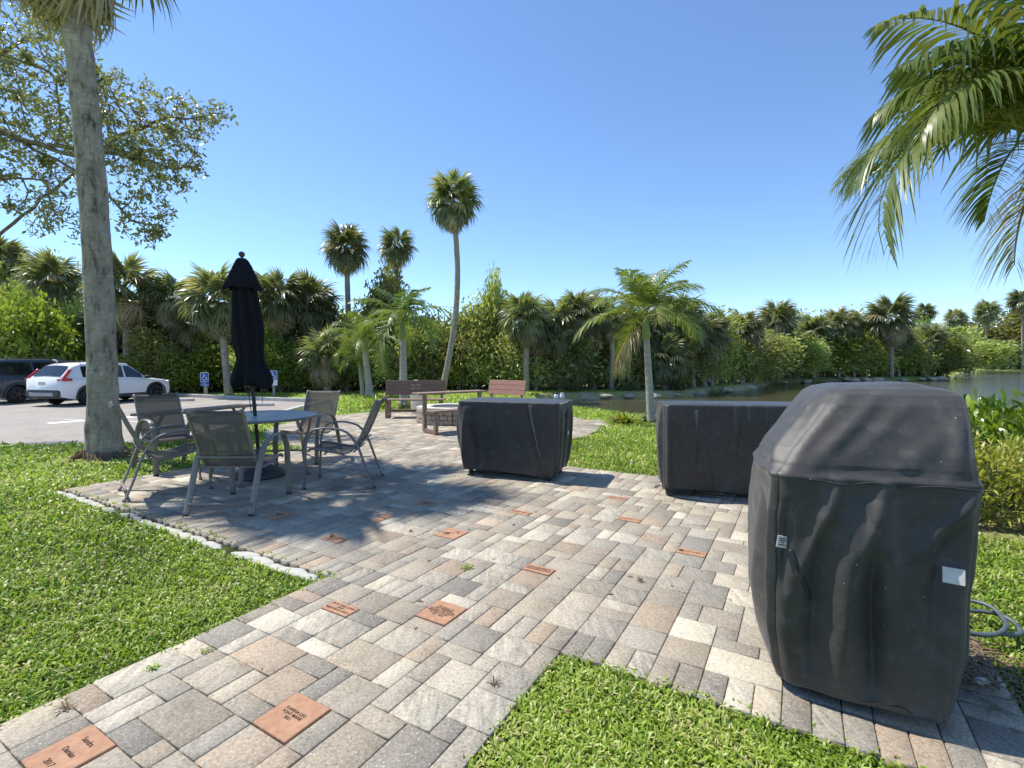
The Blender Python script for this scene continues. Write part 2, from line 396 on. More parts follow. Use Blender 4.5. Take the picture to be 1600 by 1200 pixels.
def gz(x, y):
    x = np.asarray(x, float); y = np.asarray(y, float)
    dl = np.maximum(poly_sd(LOT, x, y), 0)
    z = -.03 - .25 * (1 - ss(dl / 1.4)) - .12 * ss((y - 13) / 8)
    z = np.where(dl <= 0, -.31, z)
    sd = poly_sd(POND, x, y)
    wob = .12 * np.sin(x * 1.3) * np.sin(y * 1.1 + 1)
    k = 1 - ss((sd + wob * .6 + .2) / .6)
    z = z * (1 - k) + (-.95) * k
    return z
def gzf(x, y): return float(gz(np.array([x]), np.array([y]))[0])

# terrain sheet
def axis(lo, hi, near_lo, near_hi, st):
    a = list(np.arange(near_lo, near_hi, st)); s_ = st; v = near_hi
    while v < hi: a.append(v); s_ *= 1.09; v += s_
    a.append(hi); s_ = st; v = near_lo
    while v > lo: s_ *= 1.09; v -= s_; a.insert(0, max(v, lo))
    return np.unique(np.array(a))
X = axis(-1500, 1500, -12, 14, .25); Y = axis(-60, 1500, 0, 34, .25)
gx, gy = np.meshgrid(X, Y); GZ = gz(gx, gy)
nx, ny = len(X), len(Y)
pm = in_patio(gx, gy, .0); GZ = np.where(pm, -.035, GZ)
V = np.stack([gx, gy, GZ], -1).reshape(-1, 3)
ii = (np.arange(ny - 1)[:, None] * nx + np.arange(nx - 1)[None]).ravel()
q = QB(); q.add(V, np.stack([ii, ii + 1, ii + nx + 1, ii + nx], -1), 0)
me = q.mesh('ground')
sdp = poly_sd(POND, gx, gy)
bare = np.where(gy > 20, np.clip(1.25 - sdp / 1.1, 0, 1), np.clip(1.0 - (sdp - .2) / .25, 0, 1))
# wooded floor beyond the tree line is brown litter
TL = np.array([(-80, 34), (-45, 30), (-20, 25.5), (-8, 26), (0, 27), (4, 27), (9.8, 28.5), (14, 34), (22, 47), (32, 53), (38, 55), (48, 59), (60, 74), (85, 98), (112, 126), (170, 130), (320, 126)])
def tl_y(x): return np.interp(x, TL[:, 0], TL[:, 1])
wood = ss((gy - tl_y(gx) + 1.) / 1.5)
mulch = (1 - ss((np.hypot((gx - 4.6) / 1.2, (gy - 4.7) / 1.25) - .8) / .5))
mulch = np.maximum(mulch, 1 - ss((np.hypot(gx + 5.97, gy - 7.16) - .45) / .45))
mulch = np.maximum(mulch, 1 - ss((np.hypot(gx - 2.9, gy - 10.9) - .35) / .3))
bare = np.maximum(np.maximum(bare, wood), mulch)
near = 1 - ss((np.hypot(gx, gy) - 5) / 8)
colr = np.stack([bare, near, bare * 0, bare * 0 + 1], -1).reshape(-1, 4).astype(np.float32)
ca = me.attributes.new('g', 'FLOAT_COLOR', 'POINT'); ca.data.foreach_set('color', colr.ravel())
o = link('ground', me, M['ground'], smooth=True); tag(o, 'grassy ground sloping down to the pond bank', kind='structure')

# water
bm = bmesh.new(); vs = [bm.verts.new((x, y, WATER_Z)) for x, y in [(-2, 8), (400, -60), (900, 200), (300, 290), (40, 170), (-2, 40)]]; bm.faces.new(vs)
tag(obj('water', bm, M['water']), 'dark pond water rippling below the banks', kind='structure')

# asphalt lot
bm = bmesh.new(); bm.faces.new([bm.verts.new((x, y, -.25)) for x, y in LOT]); bmesh.ops.triangulate(bm, faces=bm.faces[:])
tag(obj('parking_lot', bm, M['asphalt']), 'sunlit grey asphalt of the parking lot', kind='structure')
# painted bay lines
bm = bmesh.new()
def strip(bm, p, q_, w, z):
    p = Vector((p[0], p[1], z)); q_ = Vector((q_[0], q_[1], z)); d = (q_ - p).normalized(); s_ = Vector((-d.y, d.x, 0)) * w / 2
    bm.faces.new([bm.verts.new(v) for v in (p - s_, q_ - s_, q_ + s_, p + s_)])
hd = Vector((.15, 1)).normalized()
for x0 in (-26.5, -23.6, -20.4, -15.3, -12.3, -9.4):
    y1 = 23 + (-x0 - 15) * .45 if x0 < -15 else 21.5 + (-x0 - 12) * .5
    strip(bm, (x0 - hd.x * 5.2, y1 - 5.4), (x0, y1 - .4), .11, -.246)
strip(bm, (-12.4, 13.0), (-11.2, 14.8), .5, -.246); strip(bm, (-10.2, 13.4), (-12.8, 13.9), .12, -.2455)
tag(obj('bay_marking', bm, M['paint']), 'worn white paint lines of the parking bays', kind='structure')
# kerb
bm = bmesh.new(); KP = [(-6.55, 9.5), (-7.6, 20.25), (-9.6, 20.65), (-17.5, 24.25), (-34, 31.05), (-60, 36.1)]
for p, q_ in zip(KP, KP[1:]):
    p = Vector((*p, 0)); q_ = Vector((*q_, 0)); d = q_ - p; L_ = d.length; ang = math.atan2(d.y, d.x)
    n_ = max(1, int(L_ / 3)); 
    for i in range(n_):
        c = p + d * ((i + .5) / n_)
        box(bm, (c.x, c.y, -.20), (L_ / n_ - .01, .15, .20), Matrix.Rotation(ang, 3, 'Z'), .015)
tag(obj('kerb', bm, M['concrete']), 'pale concrete kerb round the parking lot', kind='structure')

# ------------------------------------------------------------------ pavers
U = .101
engr = []   # (a0 cell, b0 cell, na, nb, text)
def cell_at(px, py):
    Y_ = CAMH * F / (py - 568); x_ = (px - 800) / F * Y_; a, b = ab(x_, Y_); return a, b
BR = [(458, 1120, 2, 2, 'KARENA LEO\nPONT MARIE\n2021', 'nearest of the terracotta bricks, three short lines and the date 2021'),
      (92, 1183, 2, 2, 'Sandra\nDamian\n2017', 'terracotta brick at the grass edge with widely spaced lines of writing'),
      (512, 963, 1, 2, 'JACK AND LYNN\nAND\nMARYANN HART', 'terracotta brick by the tip of the left lawn, three lines of writing'),
      (676, 970, 2, 2, 'THIS SPACE TO\nREST REMEMBERS\nDONALD OUR FATHER\nNEIGHBOR AND FRIEND\nOF THE GARDEN\n1931 - 2018', 'terracotta brick in mid patio with six lines of small writing'),
      (838, 898, 1, 2, 'IN LOVING MEMORY\nOF OUR DEAR FRIEND\nAND NEIGHBOR 2016', 'half size terracotta brick with three full lines, right of mid patio'),
      (702, 841, 2, 2, '@', 'terracotta brick engraved with a small boat and hook drawing'),
      (586, 814, 2, 1, 'LOVED', 'small terracotta brick at the edge of the chair shade with dark marks'),
      (511, 847, 1, 2, 'BILL & ANNE\nFOREVER\nFRIENDS', 'terracotta brick with thin lines inside the shade near the chairs'),
      (989, 818, 1, 2, 'THE GARDEN CLUB', 'long terracotta brick below the dark cart, standing slightly proud'),
      (972, 782, 1, 2, 'WELCOME', 'small terracotta brick nearest the wide covered cart'),
      (1094, 869, 1, 2, 'SMITH FAMILY', 'narrow terracotta brick with a round emblem, left of the covered grill'),
      (663, 789, 1, 2, 'JOHN\nMARY', 'faded terracotta brick right of the table shade'),
      (818, 805, 1, 2, 'ROSE 2015', 'faded terracotta brick beside a cream paver, below the square cart'),
      (421, 808, 2, 2, 'THE WALKERS\nFAMILY\n2014', 'tan brick shaded behind the nearest chair')]
occ = {}
for px, py, na, nb, tx, lb in BR:
    a, b = cell_at(px, py); ia = round((a - 2.05) / U - na / 2); ib = round((b + 6.8) / U - nb / 2)
    for i in range(na):
        for j in range(nb): occ[(ia + i, ib + j)] = 'E'
    engr.append((ia, ib, na, nb, tx, lb))
PAL = [((.275, .25, .215), 3), ((.33, .305, .26), 3), ((.20, .187, .168), 3.0), ((.35, .30, .235), 2.4), ((.45, .41, .335), 2.2), ((.56, .52, .43), 1.2), ((.39, .29, .205), .55), ((.33, .25, .185), .6), ((.32, .275, .22), 2.4)]
pw = np.array([w for _, w in PAL]); pw /= pw.sum(); pcs = np.array([c for c, _ in PAL]); pcs = (pcs * .92 + (pcs * pw[:, None]).sum(0) * .08) * np.array([1.02, 1.0, .95])
class PQ:
    def __init__(s): s.V = []; s.F = []; s.c1 = []; s.c2 = []
pv = []; pf = []; pc1 = []; pc2 = []
def slab(a0, b0, a1, b1, reg=False):
    g = .0018; ch = .0045; dz = rs.uniform(-.0016, .0016); tl1 = rs.uniform(-.0012, .0012, 4)
    a0 += g; b0 += g; a1 -= g; b1 -= g
    n = len(pv) * 12
    P = []
    cs = [(a0, b0), (a1, b0), (a1, b1), (a0, b1)]; ci = [(a0 + ch, b0 + ch), (a1 - ch, b0 + ch), (a1 - ch, b1 - ch), (a0 + ch, b1 - ch)]
    for k, (a, b) in enumerate(ci): x, y = xy(a, b); P.append((x, y, dz + tl1[k]))
    for k, (a, b) in enumerate(cs): x, y = xy(a, b); P.append((x, y, dz + tl1[k] - .004))
    for k, (a, b) in enumerate(cs): x, y = xy(a, b); P.append((x, y, -.03))
    pv.append(P)
    F_ = [(0, 3, 2, 1)]
    for k in range(4): j = (k + 1) % 4; F_.append((k, j, 4 + j, 4 + k)); F_.append((4 + k, 4 + j, 8 + j, 8 + k))
    i1 = rs.choice(len(PAL), p=pw); i2 = rs.choice(len(PAL), p=pw)
    c1 = pcs[i1] * rs.uniform(.9, 1.12); c2 = pcs[i2] * rs.uniform(.9, 1.15) * .8 + c1 * .2
    for f in F_: pf.append([v + n for v in f]); pc1.append(c1); pc2.append(c2)
# soldier course along the near edge (a from 2.05 to 2.05+.2)
na0 = 2
b = -6.8
amin = int((-2 - 2.05) / U) - 1; amax = int((14.5 - 2.05) / U) + 2
bmin = int((-14 + 6.8) / U); bmax = int(.75 / U + 6.8 / U) + 2
def cell_ok(i, j):
    a = 2.05 + (i + .5) * U; bb = -6.8 + (j + .5) * U; x, y = xy(a, bb); return bool(in_patio(x, y))
ai = np.arange(amin, amax); bj = np.arange(bmin, bmax)
AA, BB = np.meshgrid(2.05 + (ai + .5) * U, -6.8 + (bj + .5) * U, indexing='ij'); XX, YY = xy(AA, BB); ok = in_patio(XX, YY)
okd = {(int(ai[i]), int(bj[j])) for i, j in zip(*np.nonzero(ok))}
jl = sorted(j for (i, j) in okd if i == 0)
for j in jl:
    if (0, j) in occ or (1, j) in occ: continue
    occ[(0, j)] = occ[(1, j)] = 1
    slab(2.05, -6.8 + j * U, 2.05 + 2 * U, -6.8 + (j + 1) * U)
SH = [((2, 3), 1.0), ((3, 2), 1.0), ((2, 2), 3.0), ((1, 2), 3.0), ((2, 1), 1.8), ((1, 1), .001)]
sw = np.array([w for _, w in SH]); sw /= sw.sum()
cells_ = [(int(i), int(j)) for (i, j) in sorted(okd)]
rs.shuffle(cells_)
SHW = [((2, 3), 1.0), ((3, 2), 1.0), ((2, 2), 1.0)]
for (i, j) in cells_[:int(len(cells_) * .7)]:      # seed the field with big slabs first so that no seam runs through
        if (i, j) in occ: continue
        na, nb = SHW[rs.choice(3, p=[.14, .12, .74])][0]
        if i % 1: continue
        cc = [(i + u, j + v) for u in range(na) for v in range(nb)]
        if all(c in okd and c not in occ for c in cc) and not (i < 0 <= i + na - 1):
            # keep to slots that leave no single-cell slivers on the side
            if ((i + na, j) in occ) or ((i - 1, j) in occ) or rs.rand() < .25:
                for c in cc: occ[c] = 1
                slab(2.05 + i * U, -6.8 + j * U, 2.05 + (i + na) * U, -6.8 + (j + nb) * U)
for i in ai:
    for j in bj:
        i = int(i); j = int(j)
        if (i, j) in occ or (i, j) not in okd: continue
        order = rs.choice(len(SH), len(SH), replace=False, p=sw)
        for k in list(order) + [5]:
            na, nb = SH[k][0]
            cells = [(i + u, j + v) for u in range(na) for v in range(nb)]
            if all(c in okd and c not in occ for c in cells) and not (i < 0 <= i + na - 1):
                for c in cells: occ[c] = 1
                slab(2.05 + i * U, -6.8 + j * U, 2.05 + (i + na) * U, -6.8 + (j + nb) * U); break
q = QB(); q.add(np.array(pv).reshape(-1, 3), np.array(pf), 0); me = q.mesh('patio')
for nm, arr in (('pc', pc1), ('pd', pc2)):
    at_ = me.attributes.new(nm, 'FLOAT_COLOR', 'FACE'); at_.data.foreach_set('color', np.concatenate([np.array(arr), np.ones((len(arr), 1))], 1).astype(np.float32).ravel())
tag(link('patio', me, M['paver']), 'patio and walkway of mixed grey, cream and tan pavers', kind='structure')
# joint sand bed, one quad per covered cell
q = QB(); Vb = []; Fb = []
for (i, j) in okd:
    a0 = 2.05 + i * U; b0 = -6.8 + j * U; n = len(Vb)
    for a, b in ((a0, b0), (a0, b0 + U), (a0 + U, b0 + U), (a0 + U, b0)): x, y = xy(a, b); Vb.append((x, y, -.010))
    Fb.append((n, n + 1, n + 2, n + 3))
q.add(np.array(Vb), np.array(Fb), 0)
tag(link('joint_sand', q.mesh('joint_sand'), M['joint']), 'dark sand in the paver joints', kind='structure')

def text_mesh(txt, w, h, mat, name, parent, loc, rz=0, extr=.0006, tilt=None, spacing=1.0):
    cu = bpy.data.curves.new(name, 'FONT'); cu.body = txt; cu.align_x = 'CENTER'; cu.align_y = 'CENTER'; cu.extrude = extr; cu.space_line = spacing
    cu.offset = .006
    to = bpy.data.objects.new(name, cu); COL.objects.link(to)
    dg = bpy.context.evaluated_depsgraph_get(); me = bpy.data.meshes.new_from_object(to.evaluated_get(dg))
    bpy.data.objects.remove(to); 
    n = len(me.vertices); co = np.zeros(n * 3); me.vertices.foreach_get('co', co); co = co.reshape(-1, 3)
    mn, mx = co.min(0), co.max(0); c = (mn + mx) / 2; s_ = min(w / (mx[0] - mn[0] + 1e-6), h / (mx[1] - mn[1] + 1e-6))
    co = (co - c) * [s_, s_, 1] ; me.vertices.foreach_set('co', co.ravel()); me.update(); me.materials.clear()
    o = link(name, me, mat, parent); o.location = loc; o.rotation_euler = tilt if tilt else (0, 0, rz); return o
RB = math.atan2(Bv[1], Bv[0])
for (ia, ib, na, nb, tx, lb) in engr:
    a = 2.05 + (ia + na / 2) * U; b = -6.8 + (ib + nb / 2) * U; x, y = xy(a, b)
    t_ = thing('engraved_brick', lb, 'brick', (x, y, 0), RB, 'engraved terracotta bricks set in the patio')
    bm = bmesh.new(); box(bm, (0, 0, -.013), (nb * U - .005, na * U - .005, .034), None, .003)
    obj('brick', bm, M['terracotta'], t_)
    if tx == '@':
        bm = bmesh.new()
        for k in range(5): tube(bm, [(-.07 + k * .004, -.03 + k * .008, .0045), (-.03, -.045 + k * .01, .0045), (.005 - k * .006, -.03 + k * .011, .0045)], .0016, 5)
        tube(bm, [(.03 + .02 * math.cos(s), .03 + .02 * math.sin(s), .0045) for s in np.linspace(-1, 3, 9)], .003, 5); tube(bm, [(.0, .01, .0045), (.01, -.005, .0045)], .004, 5)
        obj('inscription', bm, M['ink'], t_)
    else:
        nl = tx.count('\n') + 1
        sp = 2.0 if 'Sandra' in tx else 1.0
        text_mesh(tx, nb * U * (.55 if na == nb and nl == 3 else .86), na * U * (.36 if tx.startswith('KAR') else .62 if na == 2 else .7), M['ink'], 'inscription', t_, (0, 0, .0046), 0, .0004, spacing=sp)
    if 'round emblem' in lb:
        bm = bmesh.new(); lathe(bm, [(.018, .0042), (.018, .0055)], 14, (-.07, 0, 0)); obj('emblem', bm, M['ink'], t_)

# ------------------------------------------------------------------ lawn blades
def scatter(n, rmin, rmax, pw_=1.0):
    u = rs.rand(n); r = rmin * (rmax / rmin) ** u if pw_ == 1 else rmin + (rmax - rmin) * u ** pw_
    th = rs.uniform(-R(56), R(56), n); return r * np.sin(th), r * np.cos(th), r
q = QB()
x, y, r = scatter(330000, 1.25, 27)
ja, jb = ab(x, y)
pmask = ~in_patio(x, y, -.045 + 0 * x) & ~((np.abs(ja - 2.05) < .12) & (jb > -2.52) & (jb < -.95)) & ~((np.abs(ja - 5.83) < .2) & in_patio(x, y, .0)) & ~(in_patio(x, y, 0.) & (np.hypot(x + 1.6, y - 10.9) < 4.2) & (np.hypot(x + 1.6, y - 10.9) > 3.3) & (ja < 9) & (jb < -1.2))
lt = poly_sd(LOT, x, y) > .12; pd_ = poly_sd(POND, x, y) > .32
md = (np.hypot((x - 4.6) / 1.2, (y - 4.7) / 1.25) > 1.02) & (np.hypot(x + 5.97, y - 7.16) > rs.uniform(.4, .9, len(x)))
ga, gb = ab(x, y); edg = ~((ga > 1.945) & (ga < 2.06) & (gb > -6.9) & (gb < -2.65))
k = pmask & lt & pd_ & md & edg & (y < tl_y(x) - .3)
x, y, r = x[k], y[k], r[k]; n = len(x); z0 = gz(x, y)
lh = 1 + .45 * np.array([mnoise.noise((a_ * 2.2, b_ * 2.2, 9)) for a_, b_ in zip(x, y)])
edge = in_patio(x, y, .10)
sz = np.clip(r / 4.0, .75, 4.0) ** .75
Ln = rs.uniform(.026, .062, n) * sz ** .8 * np.where(edge, .75, 1) * lh; W_ = rs.uniform(.0034, .0070, n) * sz
az = rs.uniform(0, 2 * PI, n); lean = rs.uniform(.3, 1.5, n)
d = np.stack([np.cos(az), np.sin(az), 0 * az], -1); up = np.array([0, 0, 1.])
base = np.stack([x, y, z0 + rs.uniform(-.005, .02, n) * np.minimum(sz, 1.5)], -1)
P = np.stack([base, base + .55 * Ln[:, None] * (np.sin(lean * .6)[:, None] * d + np.cos(lean * .6)[:, None] * up),
              base + Ln[:, None] * (np.sin(lean)[:, None] * d + np.cos(lean)[:, None] * up * .85)], 1)
S = unit(np.stack([-np.sin(az), np.cos(az), rs.uniform(-.5, .5, n)], -1))[:, None]
W = W_[:, None] * np.array([1, .95, .25])
pn = np.array([mnoise.noise((a_ * .8, b_ * .8, 0)) for a_, b_ in zip(x, y)])
pn2 = np.array([mnoise.noise((a_ * 3.1, b_ * 3.1, 5)) for a_, b_ in zip(x, y)])
t = np.clip(.42 + .28 * pn + .22 * pn2 + rs.normal(0, .17, n), 0, .88); dry = rs.rand(n) < .06 + .22 * (pn2 > .28) + .10 * (pn > .25); t = np.where(dry, rs.uniform(.9, 1, n), t)
q.ribbons(P, W, S, t)
tag(link('grass', q.mesh('grass'), M['grass']), 'green lawn of broad grass blades with dry bits', kind='stuff', cat='grass')

# ------------------------------------------------------------------ foliage meshes
def orient(P, S, az, el, org=(0, 0, 0), roll=0):
    """local frame: x forward, y side, z up -> pitched up by el, turned by az"""
    Ry = np.array([[math.cos(el), 0, -math.sin(el)], [0, 1, 0], [math.sin(el), 0, math.cos(el)]])
    Rx = np.array([[1, 0, 0], [0, math.cos(roll), -math.sin(roll)], [0, math.sin(roll), math.cos(roll)]])
    Rz = np.array([[math.cos(az), -math.sin(az), 0], [math.sin(az), math.cos(az), 0], [0, 0, 1]])
    Mx = Rz @ Ry @ Rx
    return P @ Mx.T + np.array(org), S @ Mx.T

def fan_frond(q, az, el, t0, pet=.8, rad=.85, segs=30, org=(0, 0, 0), droop=.35):
    # petiole
    s_ = np.linspace(0, 1, 4); P = np.stack([s_ * pet, 0 * s_, -.08 * s_ ** 2 * pet], -1)[None]
    Pp, Sp = orient(P, np.array([[[0, 1., 0]]]), az, el, org); q.ribbons(Pp, np.array([[.03, .022, .016, .014]]), Sp, t0 + .1)
    phi = np.linspace(-2.25, 2.25, segs) + rs.normal(0, .03, segs)
    rr = rad * (1 - .22 * (np.abs(phi) / 2.25) ** 2) * rs.uniform(.88, 1.06, segs)
    rho = np.array([0, .3, .58, .8, 1.0])
    # costa: base of segments shifts forward along midrib
    cf = .34 * rad * np.clip(1 - np.abs(phi) / 2.0, 0, 1)
    X_ = cf[:, None] * .9 + rho * rr[:, None] * np.cos(phi)[:, None] * .95
    Y_ = rho * rr[:, None] * np.sin(phi)[:, None] * .8
    dd = droop * rs.uniform(.7, 1.4, segs)[:, None]
    Z_ = -.28 * cf[:, None] - .30 * np.abs(np.sin(phi))[:, None] * rho * rr[:, None] - dd * rho ** 2.4 * rr[:, None] * .8
    X_ = X_ - .1 * dd * rho ** 3 * rr[:, None] * np.cos(phi)[:, None]
    P = np.stack([X_ + pet, Y_, Z_ - .08 * pet], -1)
    pl = np.where(np.arange(segs) % 2 == 0, .35, -.35)
    S = unit(np.stack([-np.sin(phi), np.cos(phi), pl], -1))[:, None]
    P, S = orient(P, S, az, el, org, rs.normal(0, .2))
    wmax = rad * 4.5 / segs * .5 * .72
    W = wmax * np.array([.25, 1., .8, .42, .06])
    q.ribbons(P, np.broadcast_to(W, (segs, 5)), S, t0 + rs.normal(0, .05, segs))

def fan_crown(name, n=34, rad=.85, pet=.75, seed=0, dead=.25, lo=-75, segs=26, fulld=False):
    global rs; old = rs; rs = np.random.RandomState(seed)
    q = QB(); dq = QB()
    for i in range(n):
        u = (i + .5) / n; el = R(82 - u ** .85 * (82 - lo)); az = i * 2.39996 + rs.normal(0, .2)
        isdead = u > 1 - dead
        t0 = (.22 + .25 * (1 - u) + rs.normal(0, .09)) if not isdead else rs.uniform(.78, .98)
        if rs.rand() < .08: t0 = .75
        o_ = (0, 0, .28 * (1 - u))
        if isdead: fan_frond(dq, az, min(el, R(-50)) + rs.normal(0, .12), t0, pet * .8, rad * .95, segs, o_, .9)
        else: fan_frond(q, az, el, t0, pet * rs.uniform(.85, 1.1), rad * rs.uniform(.85, 1.08), segs, o_, .45 + .6 * u)
    rs = old
    return q.mesh(name), (dq.mesh('dead_fronds') if dead > 0 else None)

FC = [fan_crown('crown', 52, .82, .62, 11, .22), fan_crown('crown', 46, .86, .58, 12, .30), fan_crown('crown', 58, .78, .66, 13, .18), fan_crown('crown', 44, .84, .6, 14, .42)]

def taper_trunk(top, r0, r1, bend=(0, 0), n=14, seg=14, flare=1.35, wob=.04, seed=0, ringed=False):
    """trunk from origin to top (vector), returns bmesh"""
    top = Vector(top); P = []; Rr = []
    for i in range(seg + 1):
        s_ = i / seg; p = top * s_; b = math.sin(s_ * PI); p = p + Vector((bend[0] * b, bend[1] * b, 0))
        P.append(p); f = 1 + (flare - 1) * math.exp(-s_ * 14) ; Rr.append((r0 + (r1 - r0) * s_) * f)
    P[0].z -= .12
    bm = bmesh.new(); rings = tube(bm, P, Rr, n)
    for i, ring in enumerate(rings):
        c = P[i]
        for v in ring:
            d_ = v.co - c; k = 1 + wob * mnoise.noise(Vector((v.co.x * 4 + seed, v.co.y * 4, v.co.z * 2.2))) * 2 + (wob * .8 * ((i % 2) * 2 - 1) if ringed else 0)
            v.co = c + d_ * k
    return bm

def fan_palm(x, y, ztop, label, group='fan palms in the tree line', ci=0, sc=1., r=.16, lean=(0, 0), bend=(0, 0), skirt=True, rz=0):
    g = gzf(x, y); t_ = thing('fan_palm', label, 'palm tree', (x, y, g), 0, group)
    h = ztop - g
    bm = taper_trunk((lean[0], lean[1], h), r, r * .85, bend, 12, 14, 1.3, .05, x)
    obj('trunk', bm, M['bark'], t_, True)
    c = link('crown', FC[ci][0], M['fan'], t_); c.location = (lean[0], lean[1], h - .1); c.rotation_euler = (.16 * math.sin(x * 7), .16 * math.cos(x * 5), rz); c.scale = (sc,) * 3
    if skirt and FC[ci][1]:
        c = link('dead_fronds', FC[ci][1], M['fan'], t_); c.location = (lean[0], lean[1], h - .15); c.rotation_euler = (0, 0, rz); c.scale = (sc,) * 3
    return t_

# feather fronds
def pin_frond(q, az, el, t0, L=1.9, arch=1.6, nl=38, ll=.55, org=(0, 0, 0), wl=.018, vup=.5, droop=.5, roll=0., n5=4):
    m = 12; s_ = np.linspace(0, 1, m); ang = el - arch * s_ ** 1.3
    dx = np.cos(ang); dz = np.sin(ang); ds = L / (m - 1)
    px_ = np.concatenate([[0], np.cumsum((dx[1:] + dx[:-1]) / 2 * ds)]); pz_ = np.concatenate([[0], np.cumsum((dz[1:] + dz[:-1]) / 2 * ds)])
    P = np.stack([px_, 0 * px_, pz_], -1)[None]
    W = np.linspace(.022, .004, m)[None]
    Pp, Sp = orient(P, np.array([[[0, 1., 0]]]), az, 0, org, 0)
    q.ribbons(Pp, W, Sp, t0 + .25)
    upv = np.stack([-np.sin(ang), 0 * ang, np.cos(ang)], -1)[None]
    Pu, Su = orient(P, upv, az, 0, org, 0); q.ribbons(Pu, W * .8, Su, t0 + .25)
    u = np.linspace(.16, .99, nl) + rs.normal(0, .004, nl)
    cx = np.interp(u, s_, px_); cz = np.interp(u, s_, pz_); ca_ = np.interp(u, s_, ang)
    for sd in (-1, 1):
        f = np.stack([np.cos(ca_), 0 * ca_, np.sin(ca_)], -1); upv = np.stack([-np.sin(ca_), 0 * ca_, np.cos(ca_)], -1); side = np.array([0, sd, 0.])
        fw = .35 + .9 * u + rs.normal(0, .08, nl); vv = vup * (1 - .5 * u) + rs.normal(0, .12, nl)
        dirn = unit(f * fw[:, None] + side * 1.0 + upv * vv[:, None])
        le = ll * np.sin(np.clip(u * 1.05, 0, 1) * PI * .86 + .35) ** .7 * rs.uniform(.85, 1.1, nl); le = np.maximum(le, .12)
        rho = np.linspace(0, 1, n5)
        c = np.stack([cx, 0 * cx, cz], -1)
        dr = droop * rs.uniform(.6, 1.4, nl)
        P = c[:, None] + dirn[:, None] * rho[:, None] * le[:, None, None]
        P[..., 2] -= dr[:, None] * rho ** 2.2 * le[:, None]
        S = unit(np.cross(dirn, upv) * .5 + f * .9)[:, None]
        P2, S2 = orient(P, S, az, 0, org, roll)
        Wd = wl * np.interp(rho, [0, .35, .8, 1], [.5, 1, .6, .08])
        q.ribbons(P2, np.broadcast_to(Wd, (nl, n5)), S2, t0 + rs.normal(0, .07, nl))

def feather_crown(name, n, L, seed, ll=.5, lo=-25, arch=1.6, nl=36, wl=.02, tb=.4, brown=1):
    global rs; old = rs; rs = np.random.RandomState(seed); q = QB(); dq = QB()
    for i in range(n):
        u = (i + .5) / n; el = R(84 - u * (84 - lo)); az = i * 2.39996 + rs.normal(0, .15)
        pin_frond(q, az, el, tb + rs.normal(0, .07), L * rs.uniform(.85, 1.05) * (.75 + .25 * min(1, u * 2.5)), arch * rs.uniform(.85, 1.15) * (.55 + .5 * u), nl, ll, (0, 0, 0), wl)
    for i in range(brown): pin_frond(dq, 2.6 + i * 2.2, R(-35), .97, L * .75, .9, nl, ll * .8, (0, 0, -.15), wl * .8, 0, .9)
    rs = old; return q.mesh(name), (dq.mesh('dead_frond') if brown else None)

def feather_palm(px, pyb, Y_, pyc, label, crown, r=.1, lean=(0, 0), rz=0, sc=1, group=None, mat='feather'):
    p = at(px, pyb, Y_); g = gzf(p.x, p.y); top = at(px + lean[0], pyc, Y_); t_ = thing('feather_palm', label, 'palm tree', (p.x, p.y, g), 0, group)
    h = top.z - g; lx = top.x - p.x
    obj('trunk', taper_trunk((lx * .8, 0, h * .8), r, r * .72, (0, 0), 12, 16, 1.25, .02, px, True), M['smooth_bark'], t_, True)
    bm = bmesh.new(); a_ = Vector((lx * .78, 0, h * .78)); b_2 = Vector((lx, 0, h)); 
    tube(bm, [a_ + (b_2 - a_) * s for s in (0, .15, .4, .7, 1.05)], [r * .72, r * .95, r * .9, r * .6, r * .35], 12)
    obj('crownshaft', bm, M['crownshaft'], t_, True)
    c = link('crown', crown[0], M[mat], t_); c.location = (lx, 0, h); c.rotation_euler = (0, 0, rz); c.scale = (sc,) * 3
    if crown[1]:
        c = link('dead_frond', crown[1], M[mat], t_); c.location = (lx, 0, h); c.rotation_euler = (0, 0, rz); c.scale = (sc,) * 3
    return t_

# broadleaf bush: leaf clumps over lumpy shells
def leaf_blob(q, c, rad, ncl, nleaf, size, tb=.4, inner=.35, asp=.42, seedv=0):
    """clusters of leaves on/in an ellipsoid"""
    d = unit(rs.normal(0, 1, (ncl, 3))); d[:, 2] = np.where(d[:, 2] < -.5, -d[:, 2], d[:, 2])
    k = 1 - inner * rs.rand(ncl) ** 1.5; lump = np.array([mnoise.noise(Vector(v * 2.1) + Vector((seedv, 0, 0))) for v in d])
    C = np.array(c) + d * k[:, None] * (1 + .35 * lump)[:, None] * np.array(rad)
    tc = tb + rs.normal(0, .13, ncl)
    m = ncl * nleaf; Ci = np.repeat(C, nleaf, 0) + rs.normal(0, size * 1.1, (m, 3)); dd = np.repeat(d, nleaf, 0)
    dirn = unit(dd * .6 + rs.normal(0, .8, (m, 3)) + np.array([0, 0, .1])); sv_ = unit(np.cross(dirn, rs.normal(0, 1, (m, 3)))) 
    ln = size * rs.uniform(.7, 1.35, m)
    P = np.stack([Ci, Ci + dirn * (ln * .5)[:, None], Ci + dirn * ln[:, None] - np.array([0, 0, .15]) * ln[:, None]], 1)
    W = (ln * asp * .5)[:, None] * np.array([.25, 1, .12])
    q.ribbons(P, W, sv_[:, None], np.repeat(tc, nleaf) + rs.normal(0, .08, m))

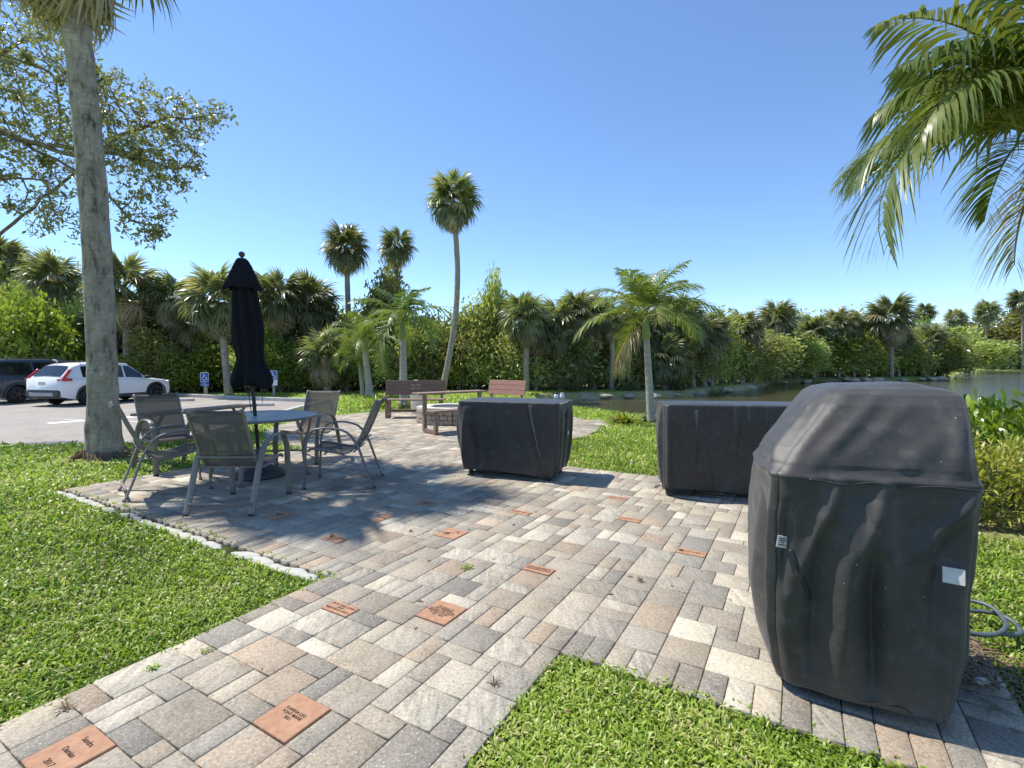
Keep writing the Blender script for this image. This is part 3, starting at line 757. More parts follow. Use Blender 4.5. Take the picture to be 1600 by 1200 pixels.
def bush_mesh(seed, size=.17, n=4, ncl=90, nleaf=13, tall=1.0, tb=.4):
    global rs; old = rs; rs = np.random.RandomState(seed); q = QB()
    leaf_blob(q, (0, 0, .75 * tall), (.85, .85, .75 * tall), ncl * 2, nleaf, size, tb, .5, seedv=seed)
    for i in range(n):
        a = rs.uniform(0, 2 * PI); r_ = rs.uniform(.3, .75)
        leaf_blob(q, (r_ * math.cos(a), r_ * math.sin(a), rs.uniform(.5, 1.45) * tall), (rs.uniform(.3, .55),) * 2 + (rs.uniform(.3, .5) * tall,), ncl // 2, nleaf, size, tb + rs.normal(0, .1), .4, seedv=seed + i)
    rs = old; return q.mesh('foliage')
def stems_mesh(seed, tall=1.0):
    r_ = random.Random(seed); bm = bmesh.new()
    for i in range(5):
        a = r_.uniform(0, 6.28); x1 = .5 * math.cos(a); y1 = .5 * math.sin(a)
        tube(bm, smooth_path([(x1 * .2, y1 * .2, -.1), (x1 * .5, y1 * .5, .45 * tall), (x1, y1, 1.1 * tall)], 3), [.035 - .004 * j for j in range(7)], 6)
    me = bpy.data.meshes.new('stem'); bm.to_mesh(me); bm.free(); me.materials.append(M['barkdark']); return me
BU = [bush_mesh(21, .13, tb=.55), bush_mesh(22, .11, 6, tb=.65), bush_mesh(23, .15, 5, 80, 12, 1.15, .48), bush_mesh(24, .12, 5, 95, 13, 1.0, .75), bush_mesh(25, .14, 3, 80, 13, 1.5, .58)]
ST = [stems_mesh(i) for i in range(3)]
BCOPY = {}
def bush(x, y, sx, sz, kind, label, group, mat='broad', rz=None):
    g = gzf(x, y) if gzf(x, y) > -.45 else -.4
    t_ = thing('leafy_bush', label, 'bush', (x, y, g - .05), rz if rz is not None else random.uniform(0, 6.28), group)
    t_.scale = (sx, sx, sz)
    me = BU[kind]
    if mat != 'broad':
        if (kind, mat) not in BCOPY:
            BCOPY[(kind, mat)] = me.copy(); BCOPY[(kind, mat)].materials.clear()
        me = BCOPY[(kind, mat)]
    link('foliage', me, M[mat], t_); link('stem', ST[kind % 3], M['barkdark'], t_)
    return t_
BU_done = False

# ---- the tall palms
def P3(px, py, Y_): return at(px, py, Y_)
def dry_Y(px, Y_):
    while float(poly_sd(POND, np.array([(px - 800) / F * Y_]), np.array([Y_]))[0]) < .9: Y_ += .4
    return Y_
def sab(px, pyc, Y_, label, ci=0, sc=1., r=.16, basepx=None, bend=(0, 0), skirt=True, rz=0, group='fan palms in the tree line'):
    Y_ = dry_Y(px, Y_); top = at(px, pyc, Y_); bp = at(basepx if basepx else px, 600, Y_)
    return fan_palm(bp.x, Y_, top.z, label, group, ci, sc, r, (top.x - bp.x, 0), bend, skirt, rz)
sab(707, 315, 25, 'tallest palm, slender curved trunk leaning up into open sky', 2, 1.0, .155, 690, (.5, 0), True, 0, 'tall fan palms above the tree line')
sab(541, 388, 29, 'tall fan palm, the left one of the pair above the feather palms', 0, 1.02, .17, 548, (0, 0), True, 1, 'tall fan palms above the tree line')
sab(619, 385, 30, 'tall fan palm, the right one of the pair above the feather palms', 1, .86, .15, 621, (0, 0), True, 2, 'tall fan palms above the tree line')
LP = [(8, 410, 33, 'dark fan palm at the left frame edge above the bright tree', 1, 1.1), (84, 440, 29, 'dark fan palm just left of the big grey trunk', 0, 1.1), (196, 452, 27, 'big shaggy fan palm just right of the big grey trunk', 3, 1.3),
      (268, 466, 28, 'fan palm with dark trunk between the big grey trunk and the parasol', 1, 1.0), (343, 473, 25.5, 'full fan palm with pale bare trunk left of the parasol', 2, 1.15), (436, 470, 28, 'fan palm directly right of the parasol', 1, 1.15),
      (486, 480, 29, 'fan palm between the parasol and the left tall palm', 0, 1.2), (402, 462, 31, 'fan palm rising behind the parasol', 3, 1.0), (508, 555, 26, 'low shaggy fan palm with hanging fronds right of the parasol', 3, 1.0)]
for px, pc, Y_, lb, ci, sc in LP: sab(px, pc, Y_ - 1.6, lb, ci, sc * 1.02, .17, px + (14 if px == 343 else 3), rz=px)
RP = [(822, 498, 27, 'fan palm above the dark square cart', 1, .95), (874, 505, 28.5, 'fan palm right of the one above the square cart', 3, 1.05), (923, 500, 29.5, 'shaggy fan palm left of the pondside feather palm', 3, 1.15), (975, 515, 30, 'fan palm behind the crown of the pondside feather palm', 1, 1.1),
      (1062, 505, 31, 'fan palm right of the pondside feather palm crown', 3, 1.2), (1040, 560, 29, 'low fan palm right of the pondside palm trunk', 1, .95), (1100, 530, 33, 'fan palm over the bend of the far bank', 0, 1.1), (900, 560, 28.5, 'low fan palm with pale fronds over the far bank', 3, .8),
      (1215, 502, 43, 'fan palm with full round crown over the far bank', 0, 1.35), (1270, 520, 47, 'fan palm with yellowing lower fronds behind the far bank', 1, 1.35), (1310, 512, 50, 'fan palm left of the far palm with brown skirt', 2, 1.35), (1393, 500, 52, 'far fan palm with broad brown skirt', 3, 1.75),
      (1160, 520, 38, 'fan palm in a gap of the far bank thicket', 2, 1.1), (1445, 490, 95, 'small distant palm alone on the skyline', 1, 1.3), (1541, 488, 128, 'distant palm on the skyline of the far shore', 0, 2.0), (1494, 500, 128, 'lower distant palm on the far shore skyline', 2, 1.8), (1597, 470, 128, 'distant palm at the right frame edge', 1, 2.2)]
for px, pc, Y_, lb, ci, sc in RP: sab(px, pc, Y_ * .97, lb, ci, sc * 1.05, .17 if Y_ < 60 else .25, px, rz=px * 1.3)

rq = random.Random(12)
for k, px in enumerate(list(range(140, 520, 30)) + list(range(812, 1130, 30)) + list(range(1215, 1480, 60))):
    px += rq.uniform(-8, 8); Yb = float(np.interp(px, [0, 300, 600, 850, 1000, 1100, 1160, 1220, 1300, 1400, 1478], [26.6, 26.6, 27.6, 27, 28.4, 31.5, 37, 47, 52.5, 54, 60])) + rq.uniform(-.6, 1.0)
    left = px < 600
    if 365 < px < 425 : continue
    sab(px, rq.uniform(478, 545) if px < 1100 else rq.uniform(505, 535), Yb, 'low shaggy fan palm crowding the left tree line under the taller crowns' if left else 'low shaggy fan palm crowding the thicket behind the far pond bank', rq.choice([1, 3, 3, 0]), rq.uniform(.7, 1.0) * (Yb / 27) ** .45, .14, px + rq.uniform(-6, 6), rz=px,
        group='low shaggy fan palms in the left tree line' if left else 'low shaggy fan palms behind the far bank')
# ---- bushes making the tree line
def tline_bush(px, ytop, Y_, wpx, kind, label, group, mat='broad'):
    top = at(px, ytop, Y_); g = gzf(top.x, Y_); g = max(g, -.45)
    return bush(top.x, Y_, wpx / 764 * Y_ / 1.9, (top.z - g) / 2.2, kind, label, group, mat)
rr_ = random.Random(5)
skyl = [(0, 415), (90, 430), (150, 470), (200, 480), (300, 490), (400, 480), (480, 480), (520, 455), (560, 455), (600, 440), (640, 445), (665, 490), (720, 480), (765, 452), (800, 475), (860, 490), (930, 480), (1000, 480), (1060, 490), (1120, 478), (1170, 492), (1240, 500), (1300, 500), (1350, 492), (1430, 510), (1480, 503), (1520, 500), (1560, 486), (1620, 480)]
sx_ = [a for a, b in skyl]; sy_ = [b for a, b in skyl]
def tdepth(px):
    return float(np.interp(px, [0, 300, 600, 850, 1000, 1100, 1160, 1220, 1300, 1400, 1478, 1500, 1540, 1620], [27.5, 27.5, 28.5, 28, 29.5, 33, 38, 48, 54, 56, 62, 88, 128, 130]))
i = 0
for px in range(-60, 1680, 34):
    Y_ = tdepth(px) + rr_.uniform(.5, 2.5) * tdepth(px) / 28
    yt = float(np.interp(px, sx_, sy_)) + rr_.uniform(-4, 26)
    gname = 'broadleaf bushes along the left tree line' if px < 680 else 'broadleaf bushes behind the far bank of the pond' if px < 1490 else 'bushes on the distant shore'
    lab = {'l': 'broadleaf bush filling the left tree line between the fan palms', 'm': 'broadleaf bush in the thicket behind the far pond bank', 'r': 'broadleaf bush on the distant shore at far right'}['l' if px < 680 else 'm' if px < 1490 else 'r']
    tline_bush(px + rr_.uniform(-8, 8), yt, Y_, rr_.uniform(80, 120), i % 5, lab, gname, 'bright' if rr_.random() < .13 else 'broad'); i += 1
for px in list(range(640, 815, 26)) + list(range(1110, 1480, 27)) + [228, 250, 275, 300, 322, 385, 410, 440, 462, 485, 512, 535]:      # mid-height shrubs standing in front of the palms
    Y_ = 25.6 + rr_.uniform(-.2, .3) if px < 600 else tdepth(px) - rr_.uniform(.2, 1.0) if px < 1100 else tdepth(px) + rr_.uniform(.2, .8)
    yt = rr_.uniform(488, 520) if 640 <= px < 1100 else rr_.uniform(500, 524) if px > 1100 else rr_.uniform(520, 540)
    tline_bush(px + rr_.uniform(-6, 6), yt, Y_, rr_.uniform(60, 95), i % 5, 'mid height bush standing before the palms of the left tree line' if px < 600 else 'pale leafy bush in the gap right of the tallest palm' if px < 1100 else 'mid height bush between the fan palms of the far pond bank',
               'mid height bushes in the left tree line' if px < 600 else 'pale bushes right of the tallest palm' if px < 1100 else 'mid height bushes on the far pond bank', 'bright' if rr_.random() < (.4 if px < 600 else .22) else 'broad'); i += 1
for px in range(-60, 1500, 30):      # lower front row
    Y_ = tdepth(px) - rr_.uniform(.0, .8); yt = rr_.uniform(525, 562) if px < 1080 else rr_.uniform(510, 540)
    if px > 1100: Y_ = tdepth(px) + .6
    lab = ('low bush along the foot of the left tree line', 'low bushes at the foot of the left tree line') if px < 680 else ('low bush overhanging the far bank of the pond', 'low bushes overhanging the far bank')
    tline_bush(px + rr_.uniform(-8, 8), yt, Y_, rr_.uniform(55, 85), i % 4, lab[0], lab[1], 'bright' if rr_.random() < .12 else 'broad'); i += 1
# distinctive ones
t_ = tline_bush(40, 412, 23.5, 115, 3, 'bright yellow-green round tree at the left edge behind the cars', 'x', 'bright'); del t_['group']; t_['category'] = 'tree'; t_.name = 'broadleaf_tree'
t_ = tline_bush(110, 520, 25.5, 90, 1, 'bright olive bush between the white car and the big trunk', 'x', 'bright'); del t_['group']
t_ = tline_bush(766, 445, 28.5, 46, 4, 'narrow upright tree poking above the tree line right of the tallest palm', 'x', 'broad'); del t_['group']; t_['category'] = 'tree'; t_.name = 'broadleaf_tree'
t_ = tline_bush(600, 432, 29, 70, 4, 'dark leafy tree growing round the right palm of the pair', 'x', 'broad'); del t_['group']; t_['category'] = 'tree'; t_.name = 'broadleaf_tree'
# understorey mass (uncountable)
q = QB()
n = 46000; px = rs.uniform(-120, 1660, n); Yd = np.interp(px, [0, 300, 600, 850, 1000, 1100, 1160, 1220, 1300, 1400, 1478, 1500, 1540, 1620], [27.5, 27.5, 28.5, 28, 29.5, 33, 38, 48, 54, 56, 62, 88, 128, 130]) * rs.uniform(1.02, 1.14, n)
xx = (px - 800) / F * Yd; topz = CAMH + (568 - 515) / F * Yd; zz = -.3 + (topz + .3) * rs.rand(n) ** 1.0
C = np.stack([xx, Yd, zz], -1); dirn = unit(rs.normal(0, 1, (n, 3)) + [0, -.3, .3]); ln = .0088 * Yd * rs.uniform(.6, 1.5, n)
sv_ = unit(np.cross(dirn, rs.normal(0, 1, (n, 3)))); P = np.stack([C, C + dirn * (ln * .5)[:, None], C + dirn * ln[:, None]], 1)
q.ribbons(P, (ln * .25)[:, None] * np.array([.3, 1, .15]), sv_[:, None], .5 + rs.normal(0, .22, n))
tag(link('undergrowth', q.mesh('undergrowth'), M['broad']), 'tangled undergrowth filling the tree line between the palms', kind='stuff', cat='undergrowth')

# ---- feather palms
FB = feather_crown('crown', 13, 2.0, 32, .6, -15, 1.8, 38, .028, .55, 0)
FCw = feather_crown('crown', 17, 1.8, 35, .55, 2, 1.5, 50, .019, .58, 1)
feather_palm(631, 639, 15, 500, 'feather palm with arching fronds standing behind the backed bench', FB, .13, (-2, 0), 0.4, .95)
feather_palm(578, 614, 22, 530, 'yellower feather palm leaning left of the backed bench', FB, .17, (-10, 0), 2.0, 1.05)
t_ = feather_palm(567, 612, 22.6, 560, 'small young feather palm with a yellow frond beside the yellower palm', FB, .10, (-6, 0), 4.0, .7)
feather_palm(1018, 665, 11, 492, 'feather palm with grey ringed trunk standing alone on the pond bank', FCw, .095, (-10, 0), 0.9, 1.0)

# ---- big frond clump of the near palm on the right
q = QB(); old = rs; rs = np.random.RandomState(77)
cp = at(1650, 222, 4.3)
NR = [(183, 27, 2.4, 2.45), (170, 40, 1.9, 2.0), (190, 58, 1.9, 1.7), (178, 80, 2.2, .6), (206, 78, 2.0, .8), (165, 70, 1.6, 1.5), (184, 66, 2.1, 1.5), (174, 56, 1.75, 1.8), (196, 44, 1.9, 2.0), (120, 45, 2.0, 1.6), (90, 70, 2.1, 1.2), (60, 35, 2.1, 1.7),
      (20, 55, 2.1, 1.7), (340, 40, 2.1, 1.5), (300, 60, 2.1, 1.4), (248, 66, 1.9, 1.2), (0, 80, 2., 1.0), (30, 5, 1.9, 1.2)]
for az, el, L_, ar in NR:
    pin_frond(q, R(az), R(el), .50 + rs.normal(0, .12), L_, ar, 64, .60, (0, 0, 0), .019, .45, .75, rs.normal(0, .1), 5)
g = gzf(cp.x, cp.y)
t_ = thing('feather_palm', 'near feather palm whose big fronds arch in from the right frame edge', 'palm tree', (cp.x + .12, cp.y, g))
c = link('crown', q.mesh('crown'), M['feather'], t_); c.location = (-.12, 0, cp.z - g)
dq = QB(); pin_frond(dq, R(60), R(-5), .93, 1.3, 1.6, 40, .45, (0, 0, -.1), .010, 0, 1.0); rs = old
c = link('dead_frond', dq.mesh('dead_frond'), M['feather'], t_); c.location = (-.12, 0, cp.z - g)
obj('trunk', taper_trunk((-.1, 0, cp.z - g - .8), .13, .10, (0, 0), 14, 18, 1.3, .02, 3, True), M['smooth_bark'], t_, True)
bm = bmesh.new(); tube(bm, [(-.1, 0, cp.z - g - .85), (-.1, 0, cp.z - g - .6), (-.11, 0, cp.z - g - .2), (-.12, 0, cp.z - g + .1)], [.10, .125, .10, .05], 12); obj('crownshaft', bm, M['crownshaft'], t_, True)

# ---- big sabal at left front
b0 = at(163, 712, 7.16); tp = at(106, 0, 7.16)
g = gzf(b0.x, 7.16)
t_ = thing('fan_palm', 'big grey palm trunk in the left foreground beside the patio', 'palm tree', (b0.x, 7.16, g))
H = tp.z - g + 1.25; dx = (tp.x - b0.x) * H / (tp.z - g)
bm = taper_trunk((dx, 0, H), .178, .158, (.14, 0), 48, 110, 1.35, .03, 5)
for v in bm.verts:   # ridged old bark
    s_ = mnoise.noise(Vector((v.co.x * 9, v.co.y * 9, v.co.z * 5))) * .016 + mnoise.noise(Vector((v.co.x * 24, v.co.y * 24, v.co.z * 8))) * .009
    v.co.x += s_ * (v.co.x - dx * v.co.z / H) / .25; v.co.y += s_ * v.co.y / .25
m, N, L, B = newmat('old_palm_bark'); v = mapping(N, L, (1, 1, .55)); n1 = noise(N, L, v, 5, 10, .68, .4); n2 = noise(N, L, mapping(N, L, (1, 1, 5)), 6, 6, .6)
n3 = noise(N, L, mapping(N, L, (1, 1, .8)), 1.8, 5, .6)
c = ramp(N, L, n1, [(.32, (.10, .085, .07)), (.42, (.28, .245, .20)), (.68, (.46, .415, .35))]); c = mixc(N, L, .5, c, ramp(N, L, n2, [(.35, (.62, .60, .58)), (.6, (1.1, 1.08, 1.05))]), 'MULTIPLY')
c = mixc(N, L, ramp(N, L, n3, [(.55, (0, 0, 0)), (.72, (.55, .55, .55))]), c, (.20, .21, .17))
n4 = noise(N, L, mapping(N, L, (1, 1, .22)), 16, 5, .65, .6); c = mixc(N, L, .85, c, ramp(N, L, n4, [(.36, (.42, .40, .38)), (.44, (.95, .95, .94)), (.7, (1.1, 1.1, 1.08))]), 'MULTIPLY')
L.new(c, B.inputs['Base Color']); B.inputs['Roughness'].default_value = .95; B.inputs['Specular IOR Level'].default_value = .15
mm_ = N.new('ShaderNodeMath'); mm_.operation = 'ADD'; L.new(n1, mm_.inputs[0]); L.new(n4, mm_.inputs[1]); bump(N, L, mm_.outputs[0], .9, .04, B); M['oldbark'] = m
obj('trunk', bm, M['oldbark'], t_, True)
BC = fan_crown('crown', 40, .85, .8, 51, .4, -78, 34)
c = link('crown', BC[0], M['fan'], t_); c.location = (dx, 0, H + .15); c.rotation_euler = (0, 0, .9)
c = link('dead_fronds', BC[1], M['fan'], t_); c.location = (dx, 0, H - .12); c.rotation_euler = (0, 0, .4)
# roots / debris collar
bm = bmesh.new()
for i in range(60):
    a_ = random.uniform(0, 6.28); r0 = random.uniform(.22, .3); r1 = r0 + random.uniform(.06, .2)
    tube(bm, [(r0 * math.cos(a_), r0 * math.sin(a_), random.uniform(.04, .16)), (r1 * math.cos(a_ + .2), r1 * math.sin(a_ + .2), -.02)], [.016, .008], 5)
obj('root_collar', bm, M['litter'], t_)

# ---- oak overhanging at left: space colonisation
def oak():
    global rs; old = rs; rs = np.random.RandomState(9)
    def pd(px, py, Y_): v = at(px, py, Y_); return np.array(v)
    att = []
    def ell(px, py, Y_, r, n):
        c = pd(px, py, Y_); d_ = unit(rs.normal(0, 1, (n, 3))) * (rs.rand(n, 1) ** .4); att.append(c + d_ * np.array(r))
    ell(20, 110, 10.6, (2.0, 1.6, 1.6), 520); ell(-120, 150, 10.2, (2.2, 1.8, 1.8), 300); ell(170, 190, 10.4, (1.3, 1.0, 1.15), 330)
    ell(290, 185, 10.2, (.8, .6, .5), 150); ell(235, 240, 10.2, (1.15, .7, .6), 230); ell(330, 175, 10.2, (.45, .3, .3), 40)
    ell(225, 330, 10.2, (.55, .5, .8), 130); ell(90, 330, 10.4, (.9, .6, .65), 110); ell(10, 250, 10.4, (1.2, 1.0, .8), 180); ell(250, 280, 10.1, (.7, .5, .35), 60)
    At = np.concatenate(att)
    root = np.array((-12.8, 10.4, 0.)); g = gzf(-12.8, 10.4)
    nodes = []; par = []
    def addn(p, pr): nodes.append(np.array(p, float)); par.append(pr); return len(nodes) - 1
    k = addn((0 + root[0], root[1], g - .1), -1)
    for s_ in np.linspace(0, 1, 10)[1:]: k = addn(root + np.array((.35 * s_, .05 * s_, g + 3.1 * s_)), k)
    top = k
    def limb(pts, frm):
        k_ = frm; p0 = nodes[frm]
        for p in pts:
            p = np.array(p); d_ = p - p0; n_ = max(1, int(np.linalg.norm(d_) / .25))
            for j in range(1, n_ + 1): k_ = addn(p0 + d_ * j / n_ + rs.normal(0, .02, 3), k_)
            p0 = p
        return k_
    e1 = limb([pd(0, 205, 10.4), pd(100, 240, 10.3), pd(142, 245, 10.2), pd(187, 214, 10.2), pd(262, 184, 10.2)], top)
    e2 = limb([pd(215, 245, 10.1), pd(262, 262, 10.1)], top + int((e1 - top) * .62))
    e3 = limb([pd(70, 280, 10.3), pd(85, 330, 10.3)], top + int((e1 - top) * .42))
    e4 = limb([pd(160, 290, 10.3), pd(205, 345, 10.2)], top + int((e1 - top) * .55))
    e5 = limb([pd(-60, 120, 10.6), pd(40, 60, 10.6)], top); e6 = limb([(-9.2, 11.5, 6.5)], top)
    for it in range(90):
        Nn = np.array(nodes); d2 = ((At[:, None] - Nn[None]) ** 2).sum(-1) if len(Nn) * len(At) < 3e7 else None
        if d2 is None: break
        near_ = d2.argmin(1); dm = np.sqrt(d2[np.arange(len(At)), near_])
        At = At[dm > .12]; near_ = near_[dm > .12]; dm = dm[dm > .12]
        if len(At) == 0: break
        act = dm < 2.6; grown = 0
        for nd in np.unique(near_[act]):
            v = unit(At[act][near_[act] == nd] - Nn[nd]).sum(0); v = v / (np.linalg.norm(v) + 1e-9) + rs.normal(0, .16, 3); v /= np.linalg.norm(v)
            addn(Nn[nd] + v * .13, int(nd)); grown += 1
        if not grown: break
    Nn = np.array(nodes); n_ = len(Nn); ch = np.zeros(n_); r2 = np.zeros(n_)
    for i in range(n_): 
        if par[i] >= 0: ch[par[i]] += 1
    for i in range(n_ - 1, -1, -1):
        if r2[i] == 0: r2[i] = .0045 ** 2.3
        if par[i] >= 0: r2[par[i]] += r2[i]
    rad = r2 ** (1 / 2.3); rad = np.minimum(rad, .24)
    q = QB()  # branch segments as tapered hex prisms
    ns = 6
    for i in range(n_):
        p = par[i]
        if p < 0: continue
        a_, b_ = Nn[p], Nn[i]; t_ = unit(b_ - a_); s1 = unit(np.cross(t_, (0.3, .5, .81))); s2 = np.cross(t_, s1)
        an = np.arange(ns) * 2 * PI / ns; ring = np.cos(an)[:, None] * s1 + np.sin(an)[:, None] * s2
        ra = min(rad[p], rad[i] * 1.25); V_ = np.concatenate([a_ + ring * ra, b_ + t_ * rad[i] * .3 + ring * rad[i]])
        Fq = [(k, (k + 1) % ns, ns + (k + 1) % ns, ns + k) for k in range(ns)]; q.add(V_, Fq, 0)
    ob = np.array((root[0], root[1], g))
    for i in range(len(q.v)): q.v[i] = q.v[i] - ob
    bme = q.mesh('trunk')
    thin = np.nonzero(rad < .013)[0]
    lq = QB(); dens = np.where(Nn[thin][:, 2] > 3.9, 5.5, 3); px_ = None
    rep = rs.poisson(dens); C = np.repeat(Nn[thin], rep, 0) + rs.normal(0, .06, (rep.sum(), 3)) - ob; m_ = len(C)
    dirn = unit(rs.normal(0, 1, (m_, 3))); sv_ = unit(np.cross(dirn, rs.normal(0, 1, (m_, 3)))); ln = rs.uniform(.06, .115, m_)
    P = np.stack([C, C + dirn * (ln * .5)[:, None], C + dirn * ln[:, None]], 1)
    lq.ribbons(P, (ln * .24)[:, None] * np.array([.3, 1, .2]), sv_[:, None], .48 + rs.normal(0, .2, m_))
    rs = old
    t_ = thing('oak_tree', 'spreading leafy tree reaching in from the left behind the big palm trunk', 'tree', tuple(ob))
    link('trunk', bme, M['barkdark'], t_, True); link('crown', lq.mesh('crown'), M['oakleaf'], t_)
    print('oak nodes', n_, 'leaves', m_)
oak()

# ------------------------------------------------------------------ chairs
def make_chair(label):
    t_ = thing('patio_chair', label, 'chair', group='sling chairs round the patio table')
    for sx in (-1, 1):
        X_ = .29 * sx
        bm = bmesh.new(); P = smooth_path([(X_, -.40, .0), (X_, -.33, .18), (X_, -.24, .44), (X_ , -.16, .575)], 4); tube(bm, P, .0125, 8, (1, 0, 0), None)
        for v in bm.verts: v.co.x = X_ + (v.co.x - X_) * 2.5
        obj('leg', bm, M['frame'], t_, True)
        bm = bmesh.new(); P = smooth_path([(X_, .265, .585), (X_, .305, .50), (X_, .315, .35), (X_, .335, .0)], 4); tube(bm, P, .0125, 8, (1, 0, 0))
        for v in bm.verts: v.co.x = X_ + (v.co.x - X_) * 2.5
        obj('leg', bm, M['frame'], t_, True)
        bm = bmesh.new(); P = smooth_path([(X_, -.17, .56), (X_, -.10, .62), (X_, .03, .655), (X_, .15, .655), (X_, .235, .63), (X_, .27, .575)], 4); tube(bm, P, .0115, 8, (1, 0, 0))
        for v in bm.verts: v.co.x = X_ + (v.co.x - X_) * 2.6
        obj('armrest', bm, M['frame'], t_, True)
        bm = bmesh.new(); XR = .245 * sx
        P = smooth_path([(XR, -.47, .925), (XR, -.445, .94), (XR, -.415, .92), (XR, -.34, .74), (XR, -.26, .56), (XR, -.20, .45), (XR, -.14, .395), (XR, -.05, .375), (XR, .1, .40), (XR, .22, .425), (XR, .275, .425), (XR, .30, .40)], 3)
        tube(bm, P, .014, 8); obj('side_rail', bm, M['frame'], t_, True)
    for y_, z_ in ((-.27, .50), (.12, .375), (-.385, .10), (-.19, .395)):
        w_ = .28; bm = bmesh.new()
        tube(bm, [(-w_, y_, z_), (w_, y_, z_)], .010 if z_ > .2 else .013, 8)
        obj('stretcher', bm, M['frame'], t_, True)
    # sling
    P = smooth_path([(0, -.475, .915), (0, -.45, .942), (0, -.42, .925), (0, -.345, .74), (0, -.265, .56), (0, -.205, .45), (0, -.145, .397), (0, -.05, .378), (0, .1, .40), (0, .22, .427), (0, .275, .427), (0, .302, .40)], 3)
    q = QB(); nu = 7; V_ = []
    for j, p in enumerate(P):
        tt = (P[min(j + 1, len(P) - 1)] - P[max(j - 1, 0)]).normalized(); nn = Vector((0, -tt.z, tt.y)); 
        for i in range(nu):
            u = i / (nu - 1) * 2 - 1; sg = .018 * (1 - u * u) * (1 if 3 < j < len(P) - 5 else .2)
            V_.append((u * .245, p.y + nn.y * sg * -1 if False else p.y - sg * abs(nn.y), p.z - sg * abs(nn.z)))
    F_ = [(j * nu + i, j * nu + i + 1, (j + 1) * nu + i + 1, (j + 1) * nu + i) for j in range(len(P) - 1) for i in range(nu - 1)]
    q.add(np.array(V_), F_, 0); link('sling', q.mesh('sling'), M['sling'], t_, True)
    for X_ in (-.29, .29):
        for y_ in (-.40, .335):
            bm = bmesh.new(); box(bm, (X_, y_, .008), (.045, .03, .02), None, .004); obj('foot_cap', bm, M['black'], t_)
    return t_
def faced(o, x, y, dx, dy): o.location = (x, y, 0); o.rotation_euler = (0, 0, math.atan2(-dx, dy))
ch = make_chair('nearest patio chair, its back to the camera, left of mid patio'); faced(ch, -2.6, 4.68, 0, 1)
for x_, y_, dx_, dy_, lb in [(-1.93, 5.52, -1, -.10, 'right-hand patio chair seen side on facing left to the table'), (-3.68, 5.2, .74, .67, 'left-hand patio chair seen side on with its back to the big palm trunk'),
                             (-4.38, 6.25, .82, -.57, 'far left patio chair showing its wide dark back behind the side-on chair'), (-2.86, 6.85, -.12, -1, 'far patio chair behind the table, facing the camera')]:
    c = copy_tree(ch); faced(c, x_, y_, dx_, dy_); c['label'] = lb

# table
TX, TY = -3.03, 5.83
t_ = thing('patio_table', 'round frosted glass patio table under the closed parasol', 'table', (TX, TY, 0))
bm = bmesh.new(); lathe(bm, [(.03, .713), (.64, .713), (.645, .719), (.64, .725), (.03, .725)], 64); obj('table_top', bm, M['tableglass'], t_)
bm = bmesh.new(); tube(bm, [(.655 * math.cos(a), .655 * math.sin(a), .715) for a in np.linspace(0, 2 * PI, 65)], .016, 8, (0, 0, 1), .012); obj('rim', bm, M['frame'], t_, True)
for k in range(4):
    a_ = k * PI / 2 + .12; ca, sa = math.cos(a_), math.sin(a_)
    bm = bmesh.new(); tube(bm, smooth_path([(.60 * ca, .60 * sa, .70), (.57 * ca, .57 * sa, .55), (.50 * ca, .50 * sa, .3), (.56 * ca, .56 * sa, 0)], 4), .028, 8, (-sa, ca, 0), .014); obj('leg', bm, M['frame'], t_, True)
for k in range(2):
    bm = bmesh.new(); a_ = k * PI / 2 + .12; tube(bm, [(-.5 * math.cos(a_), -.5 * math.sin(a_), .30 + k * .03), (.5 * math.cos(a_), .5 * math.sin(a_), .30 + k * .03)], .012, 8); obj('stretcher', bm, M['frame'], t_, True)
bm = bmesh.new(); tube(bm, [(.045 * math.cos(a), .045 * math.sin(a), .70) for a in np.linspace(0, 2 * PI, 17)], .01, 6)
obj('centre_ring', bm, M['frame'], t_, True)

# parasol
t_ = thing('parasol', 'closed navy parasol standing through the round table', 'parasol', (TX, TY, 0)); lx = -.16
bm = bmesh.new(); tube(bm, [(0, 0, .05), (lx * .5, 0, 1.3), (lx, 0, 2.58)], .021, 12); obj('pole', bm, M['iron'], t_, True)
bm = bmesh.new(); lathe(bm, [(.29, 0), (.29, .03), (.25, .07), (.12, .13), (.045, .17), (.04, .34), (.03, .35)], 32); obj('base', bm, M['iron'], t_, True)
def canopy(prof, seed, amp, nrib=8, drop=0):
    bm = bmesh.new(); n = 64; rings = []
    for r_, z_ in prof:
        c = Vector((lx * z_ / 2.58, 0, z_)); ring = []
        for k in range(n):
            a_ = 2 * PI * k / n; f = 1 + amp * math.cos(a_ * nrib + 1.5 * math.sin(z_ * 3 + seed)) + .18 * mnoise.noise(Vector((math.cos(a_) * 2, math.sin(a_) * 2, z_ * 3 + seed)))
            pk = max(0, math.cos(a_ * 3 + .6)) ** 2 * drop * max(0, 1 - (z_ - prof[0][1]) / .16); f *= 1 + pk * 3.2
            ring.append(bm.verts.new(c + Vector((math.cos(a_), math.sin(a_), 0)) * r_ * f + Vector((0, 0, .010 * math.sin(a_ * 3 + seed) - pk))))
        rings.append(ring)
    for a_, b_2 in zip(rings, rings[1:]):
        for k in range(n): bm.faces.new((a_[k], a_[(k + 1) % n], b_2[(k + 1) % n], b_2[k]))
    bm.faces.new(rings[-1]); return bm
obj('canopy', canopy([(.10, 1.11), (.19, 1.085), (.212, 1.12), (.205, 1.19), (.175, 1.29), (.145, 1.37), (.138, 1.42), (.146, 1.50), (.156, 1.62), (.158, 1.74), (.154, 1.86), (.146, 1.98), (.134, 2.10), (.12, 2.2), (.105, 2.3), (.07, 2.42), (.03, 2.52)], 0, .13, 9, .03), M['navy'], t_, True)
